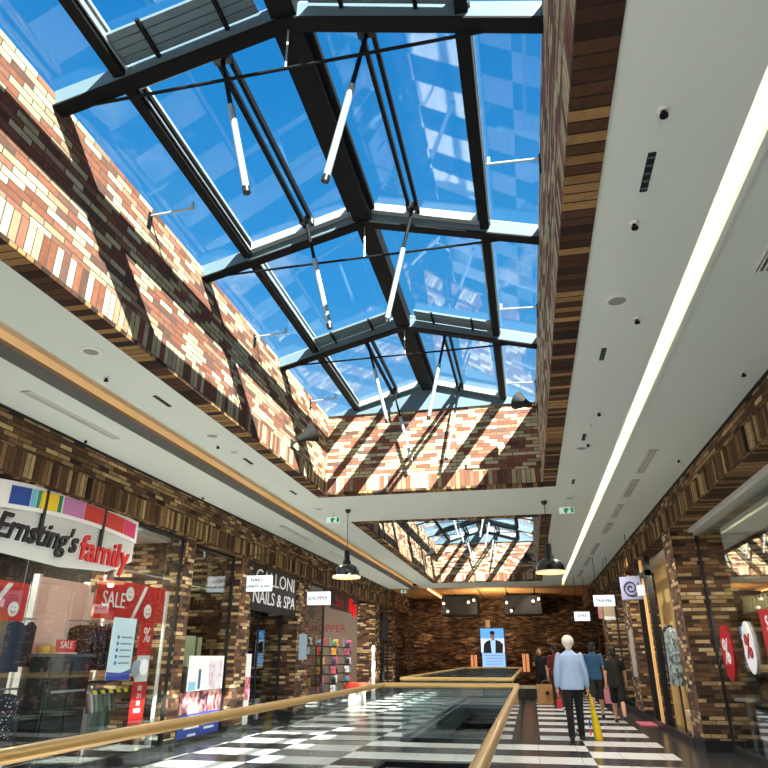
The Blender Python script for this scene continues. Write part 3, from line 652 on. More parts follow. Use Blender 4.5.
outl("Ernsting's", 6.92, 2.72, .40, PBLACK, .30, .84, 1.44); outl('family', 8.27, 2.68, .46, RED, .05, .78, 1.14)
# glass of the shop front and its dark header
front(XL-.06, 3.0, 10.43, 3.26, (), fr=BLACKM, ew=.012)

# banners inside the window
def smiley(q_, x, y, z, r, par):
    part('smiley', MB().tube((x, y, z), (x+.006, y, z), r, 24), PWHITE, par); e_ = MB()
    for dy in (-.3, .3): e_.tube((x+.006, y+dy*r, z+.25*r), (x+.009, y+dy*r, z+.25*r), r*.1, 8)
    for k in range(7): a = rad(210+20*k); e_.tube((x+.006, y+.5*r*cos(a), z+.5*r*sin(a)), (x+.009, y+.5*r*cos(a), z+.5*r*sin(a)), r*.09, 6)
    part('smiley_face', e_, RED, par)
XB = XL-.11
def redban(y0, y1, z0, z1, label, sale, pct):
    t = thing('sale_banner', label, 'banner', (XB, (y0+y1)/2, z0))
    part('cloth', MB().box(XB-.008, XB, y0, y1, z0, z1), RED, t); h = z1-z0
    if sale: text('lettering', 'SALE', (XB+.004, y0+.42, z0+h*.48), .30, '+X', PWHITE, t, sx_=.9)
    for yc in pct:
        part('percent_bar', MB().prism([(XB, yc-.16-.02, z0+.02), (XB, yc-.16+.06, z0+.02), (XB, yc+.16+.04, z1-.02), (XB, yc+.16-.04, z1-.02)], (.005, 0, 0)), PWHITE, t)
        smiley(0, XB+.002, yc-.27, z1-h*.30, h*.19, t); smiley(0, XB+.002, yc+.27, z0+h*.30, h*.19, t)
    for y in (y0+.1, y1-.1): part('hanging_wire', MB().tube((XB-.004, y, z1), (XB-.004, y, 3.17), .003, 5), ALU, t)
redban(5.75, 7.02, 1.74, 2.16, 'red percent banner at the left edge of the clothes shop window', False, (6.55,)); redban(8.33, 10.14, 1.85, 2.38, 'large red SALE banner with percent sign and smileys', True, (9.40,))
t = thing('sale_banner', 'long narrow vertical red percent banner beside the brick pillar', 'banner', (XB+.03, 9.7, .4))
part('cloth', MB().box(XB+.02, XB+.028, 9.5, 9.88, .42, 1.86), RED, t); text('percent_sign', '%', (XB+.032, 9.69, 1.66), .30, '+X', PWHITE, t); part('white_panel', MB().box(XB+.028, XB+.031, 9.52, 9.86, 1.02, 1.38), PWHITE, t)
for k, s_ in enumerate(('BIS', 'ZU', '50', 'NUR')): text('small_lettering', s_, (XB+.031, 9.69, .93-.1*k), .09, '+X', PWHITE, t)
t = thing('poster', 'white poster with blue list hanging under the SALE banner', 'poster', (XB+.05, 9.1, 1.05))
part('sheet', MB().box(XB+.04, XB+.046, 8.76, 9.34, 1.06, 1.88), mat('poster_pale', (206, 228, 240), .5), t); part('blue_foot', MB().prism([(XB+.046, 8.76, 1.06), (XB+.046, 9.34, 1.06), (XB+.046, 9.34, 1.2), (XB+.046, 9.1, 1.15), (XB+.046, 8.76, 1.17)], (.003, 0, 0)), BLUE, t)
for k in range(5): part('bullet', MB().tube((XB+.046, 8.93, 1.62-.085*k), (XB+.05, 8.93, 1.62-.085*k), .026, 10), mat('bullet_blue', (40, 110, 180)), t); part('text_line', MB().box(XB+.046, XB+.048, 9.0, 9.28, 1.61-.085*k, 1.63-.085*k), mat('text_grey', (120, 140, 160)), t)

# ---- clothes shop furniture
BEI = mat('beige_laminate', (214, 208, 196), .5, noise=.12, nscale=2)
t = thing('display_wall', 'pale beige wood display panel in the clothes shop', 'display', (-6.75, 8.7, 0))
part('panel', MB().box(-6.80, -6.74, 8.4, 9.5, .1, 2.42), BEI, t); part('post', MB().box(-6.82, -6.72, 8.35, 8.4, 0, 2.45), WHITE, t); part('post', MB().box(-6.82, -6.72, 9.5, 9.56, 0, 2.45), WHITE, t)
t = thing('counter_cabinet', 'tall charcoal cabinet standing before the beige panel', 'cabinet', (-6.3, 8.5, 0)); CAB = mat('charcoal_cabinet', (38, 42, 44), .25)
part('body', MB().box(-6.5, -6.2, 8.2, 9.1, 0, 1.36), CAB, t, bev=.01); part('top', MB().box(-6.52, -6.17, 8.17, 9.13, 1.36, 1.40), mat('cab_top', (70, 74, 76)), t)
for y0 in (8.23, 8.68): part('door', MB().box(-6.195, -6.18, y0, y0+.40, .08, 1.30), CAB, t, bev=.005)
part('handle', MB().box(-6.18, -6.16, 8.3, 9.0, .92, .95), ALU, t)
t = thing('red_card_sign', 'small red and white card standing on the charcoal cabinet', 'sign', (-6.4, 8.6, 1.4)); part('card', MB().box(-6.32, -6.30, 8.42, 8.82, 1.42, 1.58), RED, t); text('lettering', 'SALE', (-6.295, 8.62, 1.51), .13, '+X', PWHITE, t); part('foot', MB().box(-6.36, -6.26, 8.42, 8.82, 1.40, 1.42), WHITE, t); 
single('storage_box', MB().box(-6.5, -6.3, 8.28, 8.41, 1.40, 1.50), mat('box_yellow', (206, 166, 80)), 'small yellow box on the charcoal cabinet beside the red card', 'box')
def clothrack(x, y0, y1, z, label, z2=None, shelf=None):
    t = thing('clothes_rack', label, 'rack', (x, (y0+y1)/2, 0))
    for y in (y0, y1): part('post', MB().box(x-.25, x-.21, y-.02, y+.02, 0, 2.30), WHITE, t)
    for zz in ([z] + ([z2] if z2 else [])):
        part('rail', MB().tube((x, y0, zz), (x, y1, zz), .012, 8), ALU, t, True)
        for y in (y0, y1): part('rail_arm', MB().tube((x-.22, y, zz), (x, y, zz), .01, 6), ALU, t)
    if shelf: part('shelf', MB().box(x-.24, x+.1, y0, y1, shelf, shelf+.03), BLACK, t)
    return t
clothrack(-6.62, 5.6, 7.1, 1.84, 'white framed clothes rack at the left edge behind the glass', .95); clothrack(-6.62, 7.2, 8.33, 1.84, 'white framed rack holding the jeans jacket', .98); clothrack(-6.5, 9.62, 10.02, 1.86, 'rack by the brick wall with dark floral tops', .98, 1.0)
clothrack(-6.5, 9.14, 9.58, 1.86, 'rack behind the white poster with pale tops', .97, 1.0)
def garment_mb(x, y, z, w, d, h, ang=0, sleeve=.4):
    q = MB(); n = 20; b0 = len(q.v); rings = [(0, .32, .3), (.04, .8, .6), (.12, 1.0, .9), (.45, .84, 1.0), (.8, .95, 1.1), (1.0, 1.02, 1.2)]
    for k, (f_, sw_, sd_) in enumerate(rings):
        for i in range(n):
            a = 2*pi*i/n; wv = 1 + .10*sin(5*a+k)*f_; q.v.append((x+w/2*sw_*wv*cos(a), y+d/2*sd_*wv*sin(a), z-h*f_))
    for k in range(len(rings)-1):
        for i in range(n): j = (i+1) % n; q.f.append((b0+k*n+j, b0+k*n+i, b0+(k+1)*n+i, b0+(k+1)*n+j))
    q.f.append(tuple(b0+i for i in range(n))); q.f.append(tuple(b0+(len(rings)-1)*n+n-1-i for i in range(n)))
    if sleeve:
        for s_ in (-1, 1): q.tube((x+s_*w*.42, y, z-.08*h), (x+s_*w*.56, y+.02, z-.08*h-sleeve*h), d*.36, 10, d*.28)
    q.rot((x, y, z), ang); return q
def spots(name, base, dotc, scale, thr):
    m = bpy.data.materials.new(name); m.use_nodes = True; t_ = m.node_tree; b = t_.nodes['Principled BSDF']; g = N(t_, 'ShaderNodeNewGeometry'); v = N(t_, 'ShaderNodeTexVoronoi'); v.inputs['Scale'].default_value = scale
    t_.links.new(g.outputs['Position'], v.inputs['Vector']); r_ = N(t_, 'ShaderNodeValToRGB'); r_.color_ramp.interpolation = 'CONSTANT'; r_.color_ramp.elements[0].color = lin(dotc); r_.color_ramp.elements[1].position = thr; r_.color_ramp.elements[1].color = lin(base)
    t_.links.new(v.outputs['Distance'], r_.inputs[0]); t_.links.new(r_.outputs[0], b.inputs['Base Color']); b.inputs['Roughness'].default_value = .9; return m
POLKA = spots('navy_polka', (26, 30, 48), (220, 222, 230), 26, .22); FLORAL = spots('dark_floral', (40, 30, 30), (150, 110, 92), 22, .3); LEOP = spots('brown_floral', (52, 36, 30), (176, 140, 110), 30, .26)
DEN = mat('denim', (46, 66, 92), .9, noise=.3, nscale=20)
def garment(x, y, z, w, d, h, m, label, cat='garment', ang=0, sleeve=.4, group=None):
    t = thing('hanging_garment', label, cat, (x, y, z-h), group)
    part('cloth', garment_mb(x, y, z-.04, w, d, h, ang, sleeve), m, t, True); part('hanger_hook', MB().tube((x, y, z-.05), (x, y, z+.02), .004, 6), ALU, t)
garment(-6.62, 7.95, 1.84, .36, .10, .62, DEN, 'denim jacket hanging from the upper rail left of the cabinet', 'jacket', rad(90), .7)
garment(-6.62, 8.24, 1.84, .18, .08, .56, mat('denim_dark', (34, 46, 66), .9), 'darker denim jacket right of the first denim jacket', 'jacket', rad(90), .6)
garment(-6.4, 7.75, .98, .44, .16, .72, POLKA, 'navy dress with white dots hanging left of the cabinet', 'dress', rad(80), .3)
garment(-6.62, 8.0, .96, .3, .1, .7, mat('crimson_cloth', (160, 30, 44), .9), 'crimson top next to the dotted dress', 'garment', rad(90), .3)
for k in range(5): garment(-6.55, 6.0+.24*k, 1.84, .44, .11, .62, (FLORAL, LEOP)[k % 2], ('dark floral', 'brown spotted')[k % 2] + ' blouse on the upper left rail, ' + ('first', 'second', 'third', 'fourth', 'fifth')[k] + ' from the left', 'blouse', 0)
cols = [(170, 150, 130), (60, 58, 60), (120, 30, 40), (206, 200, 190), (50, 62, 58)]
for k in range(5): garment(-6.55, 6.05+.24*k, .95, .44, .13, .66, mat('cloth_%d' % k, cols[k], .9), ('taupe', 'charcoal', 'dark red', 'cream', 'dark green')[k] + ' top on the lower left rail behind the handrail', 'top', 0)
cl2 = [((226, 216, 214), 'off white'), ((120, 60, 74), 'plum'), ((210, 210, 206), 'light grey'), ((160, 168, 164), 'mid grey'), ((134, 156, 146), 'sage green'), ((116, 140, 132), 'dull green'), ((150, 172, 164), 'pale green'), ((96, 120, 112), 'deep green')]
for k, (c_, w_) in enumerate(cl2): garment(-6.5, 9.16+.11*k, .96, .42, .075, .72, mat('lower_cloth_%d' % k, c_, .9), w_ + ' top on the lower rail under the yellow and black tape', 'top', 0, .35)
for k in range(7): garment(-6.5, 9.2+.12*k, 1.84, .42, .085, .62, (LEOP, FLORAL)[k % 2], ('brown spotted', 'dark floral')[k % 2] + ' top behind the white poster, ' + ('first', 'second', 'third', 'fourth', 'fifth', 'sixth', 'seventh')[k] + ' from the left', 'top', 0, .35)
def stripes():
    m = bpy.data.materials.new('hazard_stripe'); m.use_nodes = True; t_ = m.node_tree; b = t_.nodes['Principled BSDF']; g = N(t_, 'ShaderNodeNewGeometry'); w = N(t_, 'ShaderNodeTexWave'); w.inputs['Scale'].default_value = 3.4; w.bands_direction = 'DIAGONAL'
    t_.links.new(g.outputs['Position'], w.inputs['Vector']); r_ = N(t_, 'ShaderNodeValToRGB'); r_.color_ramp.interpolation = 'CONSTANT'; r_.color_ramp.elements[0].color = lin((20, 20, 20)); r_.color_ramp.elements[1].position = .5; r_.color_ramp.elements[1].color = lin((236, 214, 60))
    t_.links.new(w.outputs['Fac'], r_.inputs[0]); t_.links.new(r_.outputs[0], b.inputs['Base Color']); return m
single('hazard_tape', MB().box(XB+.02, XB+.024, 8.55, 9.42, .90, .945), stripes(), 'yellow and black striped tape across the clothes shop window', 'tape')
single('window_post', MB().box(XB+.0, XB+.04, 10.16, 10.2, 0, 2.35), WHITE, 'slim white post in the shop window beside the brick pillar', 'post')
t = thing('round_display', 'small striped round display beside narrow red banner', 'display', (XB+.05, 9.5, 1.1)); part('disc', MB().tube((XB+.05, 9.48, 1.2), (XB+.065, 9.48, 1.2), .12, 20), mat('disc_grey', (120, 130, 140), noise=.6, nscale=30), t)
part('disc', MB().tube((XB+.06, 9.66, 1.22), (XB+.075, 9.66, 1.22), .11, 20), mat('disc_white', (214, 220, 224)), t)

# ---- poster window between the pillars
def photo(name, a, b_, c_, sc):
    m = bpy.data.materials.new(name); m.use_nodes = True; t_ = m.node_tree; b = t_.nodes['Principled BSDF']; g = N(t_, 'ShaderNodeNewGeometry'); n = N(t_, 'ShaderNodeTexNoise'); n.inputs['Scale'].default_value = sc; n.inputs['Detail'].default_value = 3; n.inputs['Distortion'].default_value = 1.2
    t_.links.new(g.outputs['Position'], n.inputs['Vector']); r_ = N(t_, 'ShaderNodeValToRGB'); e_ = r_.color_ramp.elements; e_[0].position = .38; e_[0].color = lin(a); e_[1].position = .62; e_[1].color = lin(c_); k = e_.new(.5); k.color = lin(b_)
    t_.links.new(n.outputs['Fac'], r_.inputs[0]); t_.links.new(r_.outputs[0], b.inputs['Base Color']); b.inputs['Roughness'].default_value = .4; return m
XP_ = XG+.02
t = thing('window_poster', 'pale illustrated poster on the window between two brick pillars', 'poster', (XP_, 11.9, .8)); part('sheet', MB().box(XP_, XP_+.006, 11.3, 12.72, .81, 1.38), PWHITE, t)
part('illustration', MB().box(XP_+.006, XP_+.009, 12.1, 12.64, .82, 1.30), photo('drawing', (222, 226, 236), (238, 228, 236), (196, 178, 196), 8), t); part('illustration', MB().box(XP_+.006, XP_+.009, 11.7, 11.79, .84, 1.16), mat('ink_blue', (60, 90, 130)), t); part('illustration', MB().box(XP_+.006, XP_+.009, 11.36, 11.62, .82, .96), mat('ink_cyan', (140, 200, 226)), t)
t = thing('window_poster', 'blue and pink cosmetics poster under the pale poster', 'poster', (XP_, 11.7, .1)); part('photo', MB().box(XP_, XP_+.006, 11.12, 12.72, .46, .80), photo('faces', (60, 30, 50), (190, 120, 120), (226, 190, 186), 5), t); part('blue_field', MB().box(XP_, XP_+.006, 11.12, 12.72, .02, .46), BLUE, t)
for (a, b_, z) in ((11.3, 11.8, .38), (12.0, 12.4, .32), (11.35, 11.9, .24), (12.1, 12.5, .2), (11.5, 11.8, .13)): part('text_line', MB().box(XP_+.006, XP_+.009, a, b_, z-.018, z+.018), PWHITE, t)
t = thing('window_display', 'cream panels standing above the pale poster inside the window', 'display', (XG-.3, 11.9, 1.3))
for a, b_, z in ((11.2, 11.6, 1.50), (11.65, 12.05, 1.72), (12.15, 12.3, 1.70)): part('panel', MB().box(XG-.3, XG-.27, a, b_, 1.2, z), mat('cream_panel', (206, 206, 170)), t)
part('panel_support', MB().box(XG-.31, XG-.26, 11.2, 12.3, 0, 1.2), BLACK, t)
t = thing('roll_up_banner', 'narrow white and pink standing banner at the nail studio door', 'banner', (XL-.1, 13.7, 0)); part('print', MB().box(XL-.12, XL-.10, 13.5, 13.95, .1, 1.42), PWHITE, t); part('pink_field', MB().box(XL-.10, XL-.097, 13.64, 13.95, .55, .98), photo('pink', (150, 60, 80), (200, 110, 130), (236, 190, 196), 6), t); part('foot', MB().box(XL-.2, XL-.02, 13.48, 13.98, 0, .1), BLACK, t)
single('door_frame_post', MB().box(XL-.3, XL-.21, 13.5, 14.0, 0, 2.28), mat('green_grey', (62, 74, 66), .6), 'dark green grey door jamb under the black nail studio sign', 'post')
single('blue_sticker', MB().tube((XL-.21, 13.7, 1.86), (XL-.202, 13.7, 1.86), .09, 18), mat('sticker_blue', (70, 110, 190)), 'round blue sticker on the nail studio door jamb', 'sticker')
single('notice_sheet', MB().box(XL-.005, XL+.006, 16.7, 17.3, 1.3, 1.9), mat('notice', (150, 176, 196)), 'pale blue notice on the brick pillar beside the accessory shop', 'notice')

# ---- accessory shop
t = thing('shop_shelf', 'wooden shelf frame at the back of the accessory shop', 'shelf', (-7.6, 20.2, 0)); SH = mat('pine', (176, 128, 80), .6)
for a in ((-7.9, -7.5, 19.2, 19.26, 0, 2.1), (-7.9, -7.5, 22.6, 22.66, 0, 2.1)): part('upright', MB().box(*a), SH, t)
for z in (.5, 1.0, 1.5, 2.04): part('shelf_board', MB().box(-7.9, -7.5, 19.26, 22.6, z, z+.05), SH, t)
text_o = thing('wall_lettering', 'dark red name on the grey inner wall of the accessory shop', 'sign', (-7.6, 25.59, 2.2)); text('letters', 'SHOPPER', (-7.6, 25.59, 2.35), .38, '-Y', mat('dark_red_ink', (120, 26, 36)), text_o)
struct('trim_16', MB().box(-9.98, -9.92, 16.2, 33, 0, 3.4), mat('taupe_wall', (128, 112, 100), .8))
pc = [((214, 60, 60), 'red'), ((40, 40, 50), 'black'), ((230, 160, 60), 'orange'), ((100, 160, 190), 'light blue'), ((200, 90, 120), 'pink'), ((90, 150, 90), 'green'), ((226, 226, 230), 'white'), ((70, 60, 100), 'violet')]
for s_, (yy, nm) in enumerate(((17.9, 'nearest'), (19.1, 'second'), (20.4, 'third'), (21.9, 'fourth'), (23.6, 'farthest'))):
    xx = -6.35
    t = thing('display_stand', 'chrome display stand full of small goods, %s in the accessory shop' % nm, 'stand', (xx, yy, 0))
    part('pole', MB().tube((xx, yy, 0), (xx, yy, 1.95), .02, 10), ALU, t, True); part('foot', MB().lathe([(.25, 0), (.25, .02), (.05, .05)], (xx, yy, 0), 20), ALU, t, True)
    for k in range(6): part('tray', MB().lathe([(.2, 0), (.22, .01), (.22, .03)], (xx, yy, .3+.27*k), 16), STEELD, t)
    for k in range(6):
        for j in range(2):
            c_, w_ = pc[(k*3+j*5+s_*2) % 8]; px_ = xx+.16; py_ = yy-.1+.2*j; z_ = .335+.27*k
            q = MB().ball((px_, py_, z_+.085), .085, .095, .085, 12, 8).tube((px_-.06, py_, z_+.03), (px_+.09, py_, z_+.03), .014, 10) if (k+j) % 2 else garment_mb(px_, py_, z_+.20, .19, .14, .19, rad(80), .3)
            single('knitted_cap' if (k+j) % 2 else 'folded_top', q, mat('goods_'+w_, c_, .8), '%s %s on tray %s from the floor of the %s accessory stand, %s side' % (w_, 'cap' if (k+j) % 2 else 'small top', ('one', 'two', 'three', 'four', 'five', 'six')[k], nm, ('near', 'far')[j]), 'cap' if (k+j) % 2 else 'top', 'goods on the accessory stands', True)
t = thing('price_bin', 'white bin with orange red top outside the accessory shop', 'bin', (-5.35, 21.8, 0)); part('bin_body', MB().box(-5.6, -5.2, 21.5, 22.1, 0, .42), mat('bin_cream', (236, 230, 214)), t, bev=.01); part('bin_lid', MB().box(-5.61, -5.19, 21.49, 22.11, .42, .62), mat('orange_red', (226, 72, 44)), t, bev=.01)
single('white_column_display', MB().lathe([(.09, 0), (.07, .1), (.06, 1.5), (.1, 1.6), (.05, 1.75)], (-5.45, 24.3, 0), 16), WHITE, 'slim white display column at the far end of the accessory shop', 'stand', None, True)
t = thing('statue_display', 'dark mannequin torso display between the last left pillars', 'mannequin', (-5.75, 27.4, 0)); part('bust', MB().lathe([(.05, 3.0), (.2, 2.85), (.26, 2.6), (.18, 2.3), (.22, 2.0)], (-5.75, 27.4, 0), 18), mat('dark_bust', (60, 56, 60)), t, True); part('pole', MB().tube((-5.75, 27.4, 0), (-5.75, 27.4, 2.0), .04), BLACK, t)

# ================================================================== totem screen at the far end
t = thing('advertising_totem', 'lit advertising screen with a suited man standing beyond the balustrade', 'screen', (-1.42, 27.5, 0)); yf = 27.44
def lit(n, c_, s_=1.0): return mat(n, c_, .4, emit=c_, es=s_)
part('housing', MB().box(-1.90, -.94, 27.45, 27.6, 0, 2.42), BLACK, t, bev=.01)
scn = part('screen', MB().box(-1.87, -.97, yf, 27.45, 1.5, 2.39), lit('screen_sky', (96, 164, 226), .9), t)
part('cloud', MB().box(-1.87, -.97, yf-.004, yf, 1.52, 2.02), lit('screen_cloud', (220, 228, 236), .8), scn); 
part('suit', MB().prism([(-1.79, yf-.006, 1.5), (-1.05, yf-.006, 1.5), (-1.02, yf-.006, 1.82), (-1.15, yf-.006, 1.93), (-1.38, yf-.006, 2.0), (-1.62, yf-.006, 1.94), (-1.76, yf-.006, 1.82)], (0, -.003, 0)), lit('screen_suit', (16, 18, 26), .5), scn)
part('shirt', MB().prism([(-1.47, yf-.01, 1.5), (-1.33, yf-.01, 1.5), (-1.30, yf-.01, 1.96), (-1.50, yf-.01, 1.96)], (0, -.003, 0)), lit('screen_shirt', (170, 206, 240), .8), scn)
part('portrait_head', MB().ball((-1.41, yf-.01, 2.12), .085, .005, .13), lit('screen_skin', (140, 100, 84), .6), scn); part('portrait_hair', MB().ball((-1.41, yf-.016, 2.23), .095, .004, .07), lit('screen_hair', (24, 20, 20), .4), scn)
lo = part('lower_screen', MB().box(-1.84, -.97, yf, 27.45, .95, 1.5), lit('screen_pale', (150, 186, 232), .8), t)
for k in range(4): part('text_line', MB().box(-1.74, -1.07, yf-.004, yf, 1.40-.1*k, 1.42-.1*k), lit('screen_text', (90, 130, 190), .6), lo)
single('wall_panel', MB().box(-2.02, -1.82, 33.7, 33.9, 2.4, 3.0), mat('plaster_square', (190, 160, 120)), 'pale square on the brick back wall behind the totem', 'panel')
def walllamp(x, z0, z1, label):
    t = thing('wall_lantern', label, 'lamp', (x, 33.75, z0)); part('glass_box', MB().box(x-.17, x+.17, 33.5, 33.8, z0, z1), lit('lantern_glow', (200, 130, 84), .8), t, bev=.02)
    part('cage', MB().box(x-.18, x-.15, 33.48, 33.85, z0-.03, z1+.03).box(x+.15, x+.18, 33.48, 33.85, z0-.03, z1+.03).box(x-.02, x+.02, 33.48, 33.5, z0, z1), mat('lantern_frame', (70, 44, 30)), t); part('top_plate', MB().box(x-.18, x+.18, 33.48, 33.85, z1, z1+.04), mat('lantern_frame', (70, 44, 30)), t)
walllamp(-2.65, .84, 1.45, 'glowing wall lantern left of the totem'); walllamp(-.25, .72, 1.5, 'glowing wall lantern right of the totem')
# black ventilation boxes with spotlights
for x0, x1, w_ in ((-3.85, -2.25, 'left'), (-1.0, .64, 'right')):
    t = thing('duct_box', 'black box with spotlights under the wooden ceiling, %s one' % w_, 'duct', ((x0+x1)/2, 32, 3.05)); part('box', MB().box(x0, x1, 31.5, 33.6, 3.15, 3.95), BLACKM, t)
    part('hanger', MB().tube(((x0+x1)/2, 32.5, 3.95), ((x0+x1)/2, 32.5, 4.02), .02), BLACK, t)
    for k, (x, z) in enumerate(((x0+.12, 3.62), (x1-.35, 3.66), (x0+.3, 3.28), (x1-.1, 3.75))[:4]):
        s_ = thing('spotlight', 'small white spotlight at the %s of the %s black ceiling box' % (('upper left', 'upper right', 'lower left', 'far right')[k], w_), 'lamp', (x, 31.3, z)); part('can', MB().tube((x, 31.25, z), (x, 31.5, z), .06, 14), WHITE, s_, True); part('lens', MB().tube((x, 31.24, z-.015), (x, 31.25, z-.015), .05, 14), lit('spot_lens', (255, 235, 205), 1.6), s_)
def spot(x, y, z, tx, ty, tz, e, col=(1, .72, .42), ang=60):
    l = bpy.data.lights.new('spot_or_fill_lamp', 'SPOT'); l.energy = e; l.color = col; l.spot_size = rad(ang); l.spot_blend = .7; l.shadow_soft_size = .04
    o = bpy.data.objects.new('spot_or_fill_lamp', l); COL.objects.link(o); o.location = (x, y, z); o.rotation_euler = (Vector((tx, ty, tz))-Vector((x, y, z))).to_track_quat('-Z', 'Y').to_euler()
for x in (-5.0, -3.0, -.9, .9): spot(x, 33.2, 3.1, x, 34.1, .6, 70, (1, .78, .55))
for x in (-4.2, -1.8, .3): spot(x, 30.5, 3.9, x, 34, 1.8, 110, (1, .8, .6), 75)
for y in (3.5, 6.5, 9.5, 12.5, 16, 19.5, 23):  # added fill along the ceiling, no fixtures at these points
    spot(1.1, y, 3.97, 1.1, y, 0, 95 if y < 8 else 190, (1, .98, .93), 150); spot(-3.95, y, 3.97, -3.95, y, 0, 95 if y < 8 else 190, (1, .98, .93), 150)
spot(-1.5, 29.5, 2.6, -1.5, 30.3, 4.0, 420, (1, .84, .6), 160); spot(2.0, 30, 3.9, 2.6, 31, 1.5, 120); spot(1.5, 25.5, 3.9, 2.6, 26.5, 1.5, 120)  # the first is an unseen fill added to brighten the wooden ceiling

# ================================================================== right side
def rwall(n, mb, m, label, cat, **k): return single(n, mb, m, label, cat, **k)
# entrance with warm wood portal
t = thing('portal_frame', 'black door frame of the lit entrance on the right', 'door frame', (XR+.05, 15.9, 0))
for y in (15.55, 17.0): part('jamb', MB().box(XR+.03, XR+.15, y-.05, y+.05, 0, 3.43), BLACK, t)
part('lintel', MB().box(XR+.03, XR+.15, 15.5, 17.05, 3.0, 3.12), BLACK, t)
part('slot_reflection', MB().box(XR+.04, XR+.09, 16.15, 16.27, .0, 3.4), mat('reflected_slot_light', (220, 178, 116), .5, emit=(240, 180, 110), es=.35), t, label='painted amber reflection of the ceiling slot light')  # slot light reflection, put in as a faintly glowing strip
rwall('entrance_panel', MB().box(XR+.46, XR+.52, 14.9, 17.0, 0, 3.25), mat('yellow_panel', (224, 186, 118), .6), 'cream yellow panel in the lit entrance', 'panel')  # wall panel of the lit entrance
t = thing('dress_stand', 'grey green patterned coat on a stand in front of the cream panel', 'mannequin', (XR+.22, 14.75, 0)); part('pole', MB().tube((XR+.22, 14.75, 0), (XR+.22, 14.75, 1.9), .02), BLACK, t); part('foot', MB().lathe([(.2, 0), (.2, .03), (.03, .05)], (XR+.22, 14.75, 0), 18), BLACK, t)
part('coat', garment_mb(XR+.22, 14.75, 1.9, .62, .26, 1.05, rad(90), .7), photo('coat_pattern', (60, 62, 72), (130, 146, 142), (190, 200, 196), 9), t, True); part('neck_cap', MB().ball((XR+.22, 14.75, 1.9), .06, .06, .06), BLACK, t, True)
garment(XR+.25, 15.35, 1.98, .40, .2, 1.05, mat('black_coat', (30, 30, 36), .9), 'black coat hanging beside the patterned coat', 'coat', rad(90), .7)
single('shoe_bench', MB().box(XR+.15, XR+.5, 13.8, 14.2, .38, .46).box(XR+.2, XR+.28, 13.82, 13.88, 0, .38).box(XR+.2, XR+.28, 14.12, 14.18, 0, .38).box(XR+.42, XR+.5, 13.82, 13.88, 0, .38).box(XR+.42, XR+.5, 14.12, 14.18, 0, .38), mat('bench_pale', (206, 190, 160)), 'low pale bench in the lit entrance', 'bench')
single('door_mat', MB().box(XR-.35, XR+.0, 16.4, 17.3, 0, .02), mat('pink_mat', (214, 110, 120)), 'pink mat on the floor beside the right entrance', 'mat')
rwall('wall_poster', MB().box(XR-.012, XR+.0, 18.45, 19.1, .9, 2.0), mat('poster_grey', (176, 168, 160), noise=.3, nscale=6), 'tall pale poster on the brick pillar behind the woman in black', 'poster')
single('window_screen', MB().box(XR+.22, XR+.26, 24.1, 27.2, 1.5, 2.7).box(XR+.22, XR+.26, 24.1, 24.2, 0, 1.5), mat('green_beige', (186, 196, 160), .5, emit=(190, 200, 160), es=.25), 'pale green lit window display on the far right', 'display')
t = thing('wall_light', 'white box sign light over the right entrance', 'sign', (XR-.05, 16.0, 2.6)); part('box', MB().box(XR-.1, XR-.0, 15.7, 16.5, 2.62, 2.82), SIGNW, t); text('lettering', 'OPEN'[:0] or 'K', (XR-.105, 16.1, 2.72), .14, '-X', PBLACK, t)
struct('trim_18', MB().box(XR+.3, 5.8, 12.62, 18.58, 3.36, 3.42), WHITE)
spot(2.1, 17.2, 3.95, 2.6, 19, 1.8, 90, (1, .75, .45), 70); spot(3.2, 14.2, 3.3, 3.0, 15.6, 1.5, 120, (1, .88, .66), 110)
# near window goods
WX = XR+.42
def oval(y, z, ry, rz, c1, c2, label, s_):
    t = thing('window_sticker', label, 'sticker', (WX-.03, y, z-rz)); q = MB(); n = 32
    q.prism([(WX-.03, y+ry*cos(2*pi*i/n), z+rz*sin(2*pi*i/n)) for i in range(n)], (.012, 0, 0)); part('disc', q, c1, t); text('percent_sign', s_, (WX-.034, y, z), rz*1.25, '-X', c2, t, .003, .01)
DRED = mat('sticker_red', (176, 24, 40), .4)
oval(11.6, 1.42, .30, .40, DRED, PWHITE, 'red oval percent sticker on the right shop window', '%'); oval(10.45, 1.48, .24, .34, PWHITE, DRED, 'white oval percent sticker right of the red one', '%')
t = thing('window_banner', 'dark red banner with white letters at the right picture edge', 'banner', (WX-.03, 9.3, .9)); part('cloth', MB().box(WX-.03, WX-.018, 8.7, 9.75, 1.0, 1.92), DRED, t)
for k, s_ in enumerate(('SCH', 'SON', 'SALE')): text('lettering', s_, (WX-.034, 9.3, 1.74-.26*k), .26, '-X', PWHITE, t)
t = thing('goods_shelf', 'long shelf behind the right window carrying pale bottles', 'shelf', (3.6, 10.5, 0))
for z in (.6, 1.2, 2.0): part('shelf_board', MB().box(3.4, 3.75, 8.4, 12.6, z-.03, z), mat('shelf_brown', (96, 70, 48)), t)
for y in (8.4, 10.5, 12.55): part('upright', MB().box(3.7, 3.75, y, y+.05, 0, 2.3), BLACK, t)
bp0 = MB().lathe([(.001, 0), (.045, 0), (.048, .02), (.048, .16), (.02, .2), (.018, .25), (.022, .255), (.001, .26)], (3.55, 8.6, 2.0), 14)
b0 = single('bottle', bp0, mat('bottle_pale', (206, 190, 140), .3), 'pale bottle on the top shelf behind the right window, nearest one', 'bottle', 'pale bottles on the top shelf', True)
for k in range(1, 22): c_ = b0.copy(); COL.objects.link(c_); c_.location = b0.location + Vector((0, .18*k, 0)); c_['label'] = 'pale bottle standing in the row on the top shelf of the right window'
b0['label'] = 'pale bottle standing in the row on the top shelf of the right window'
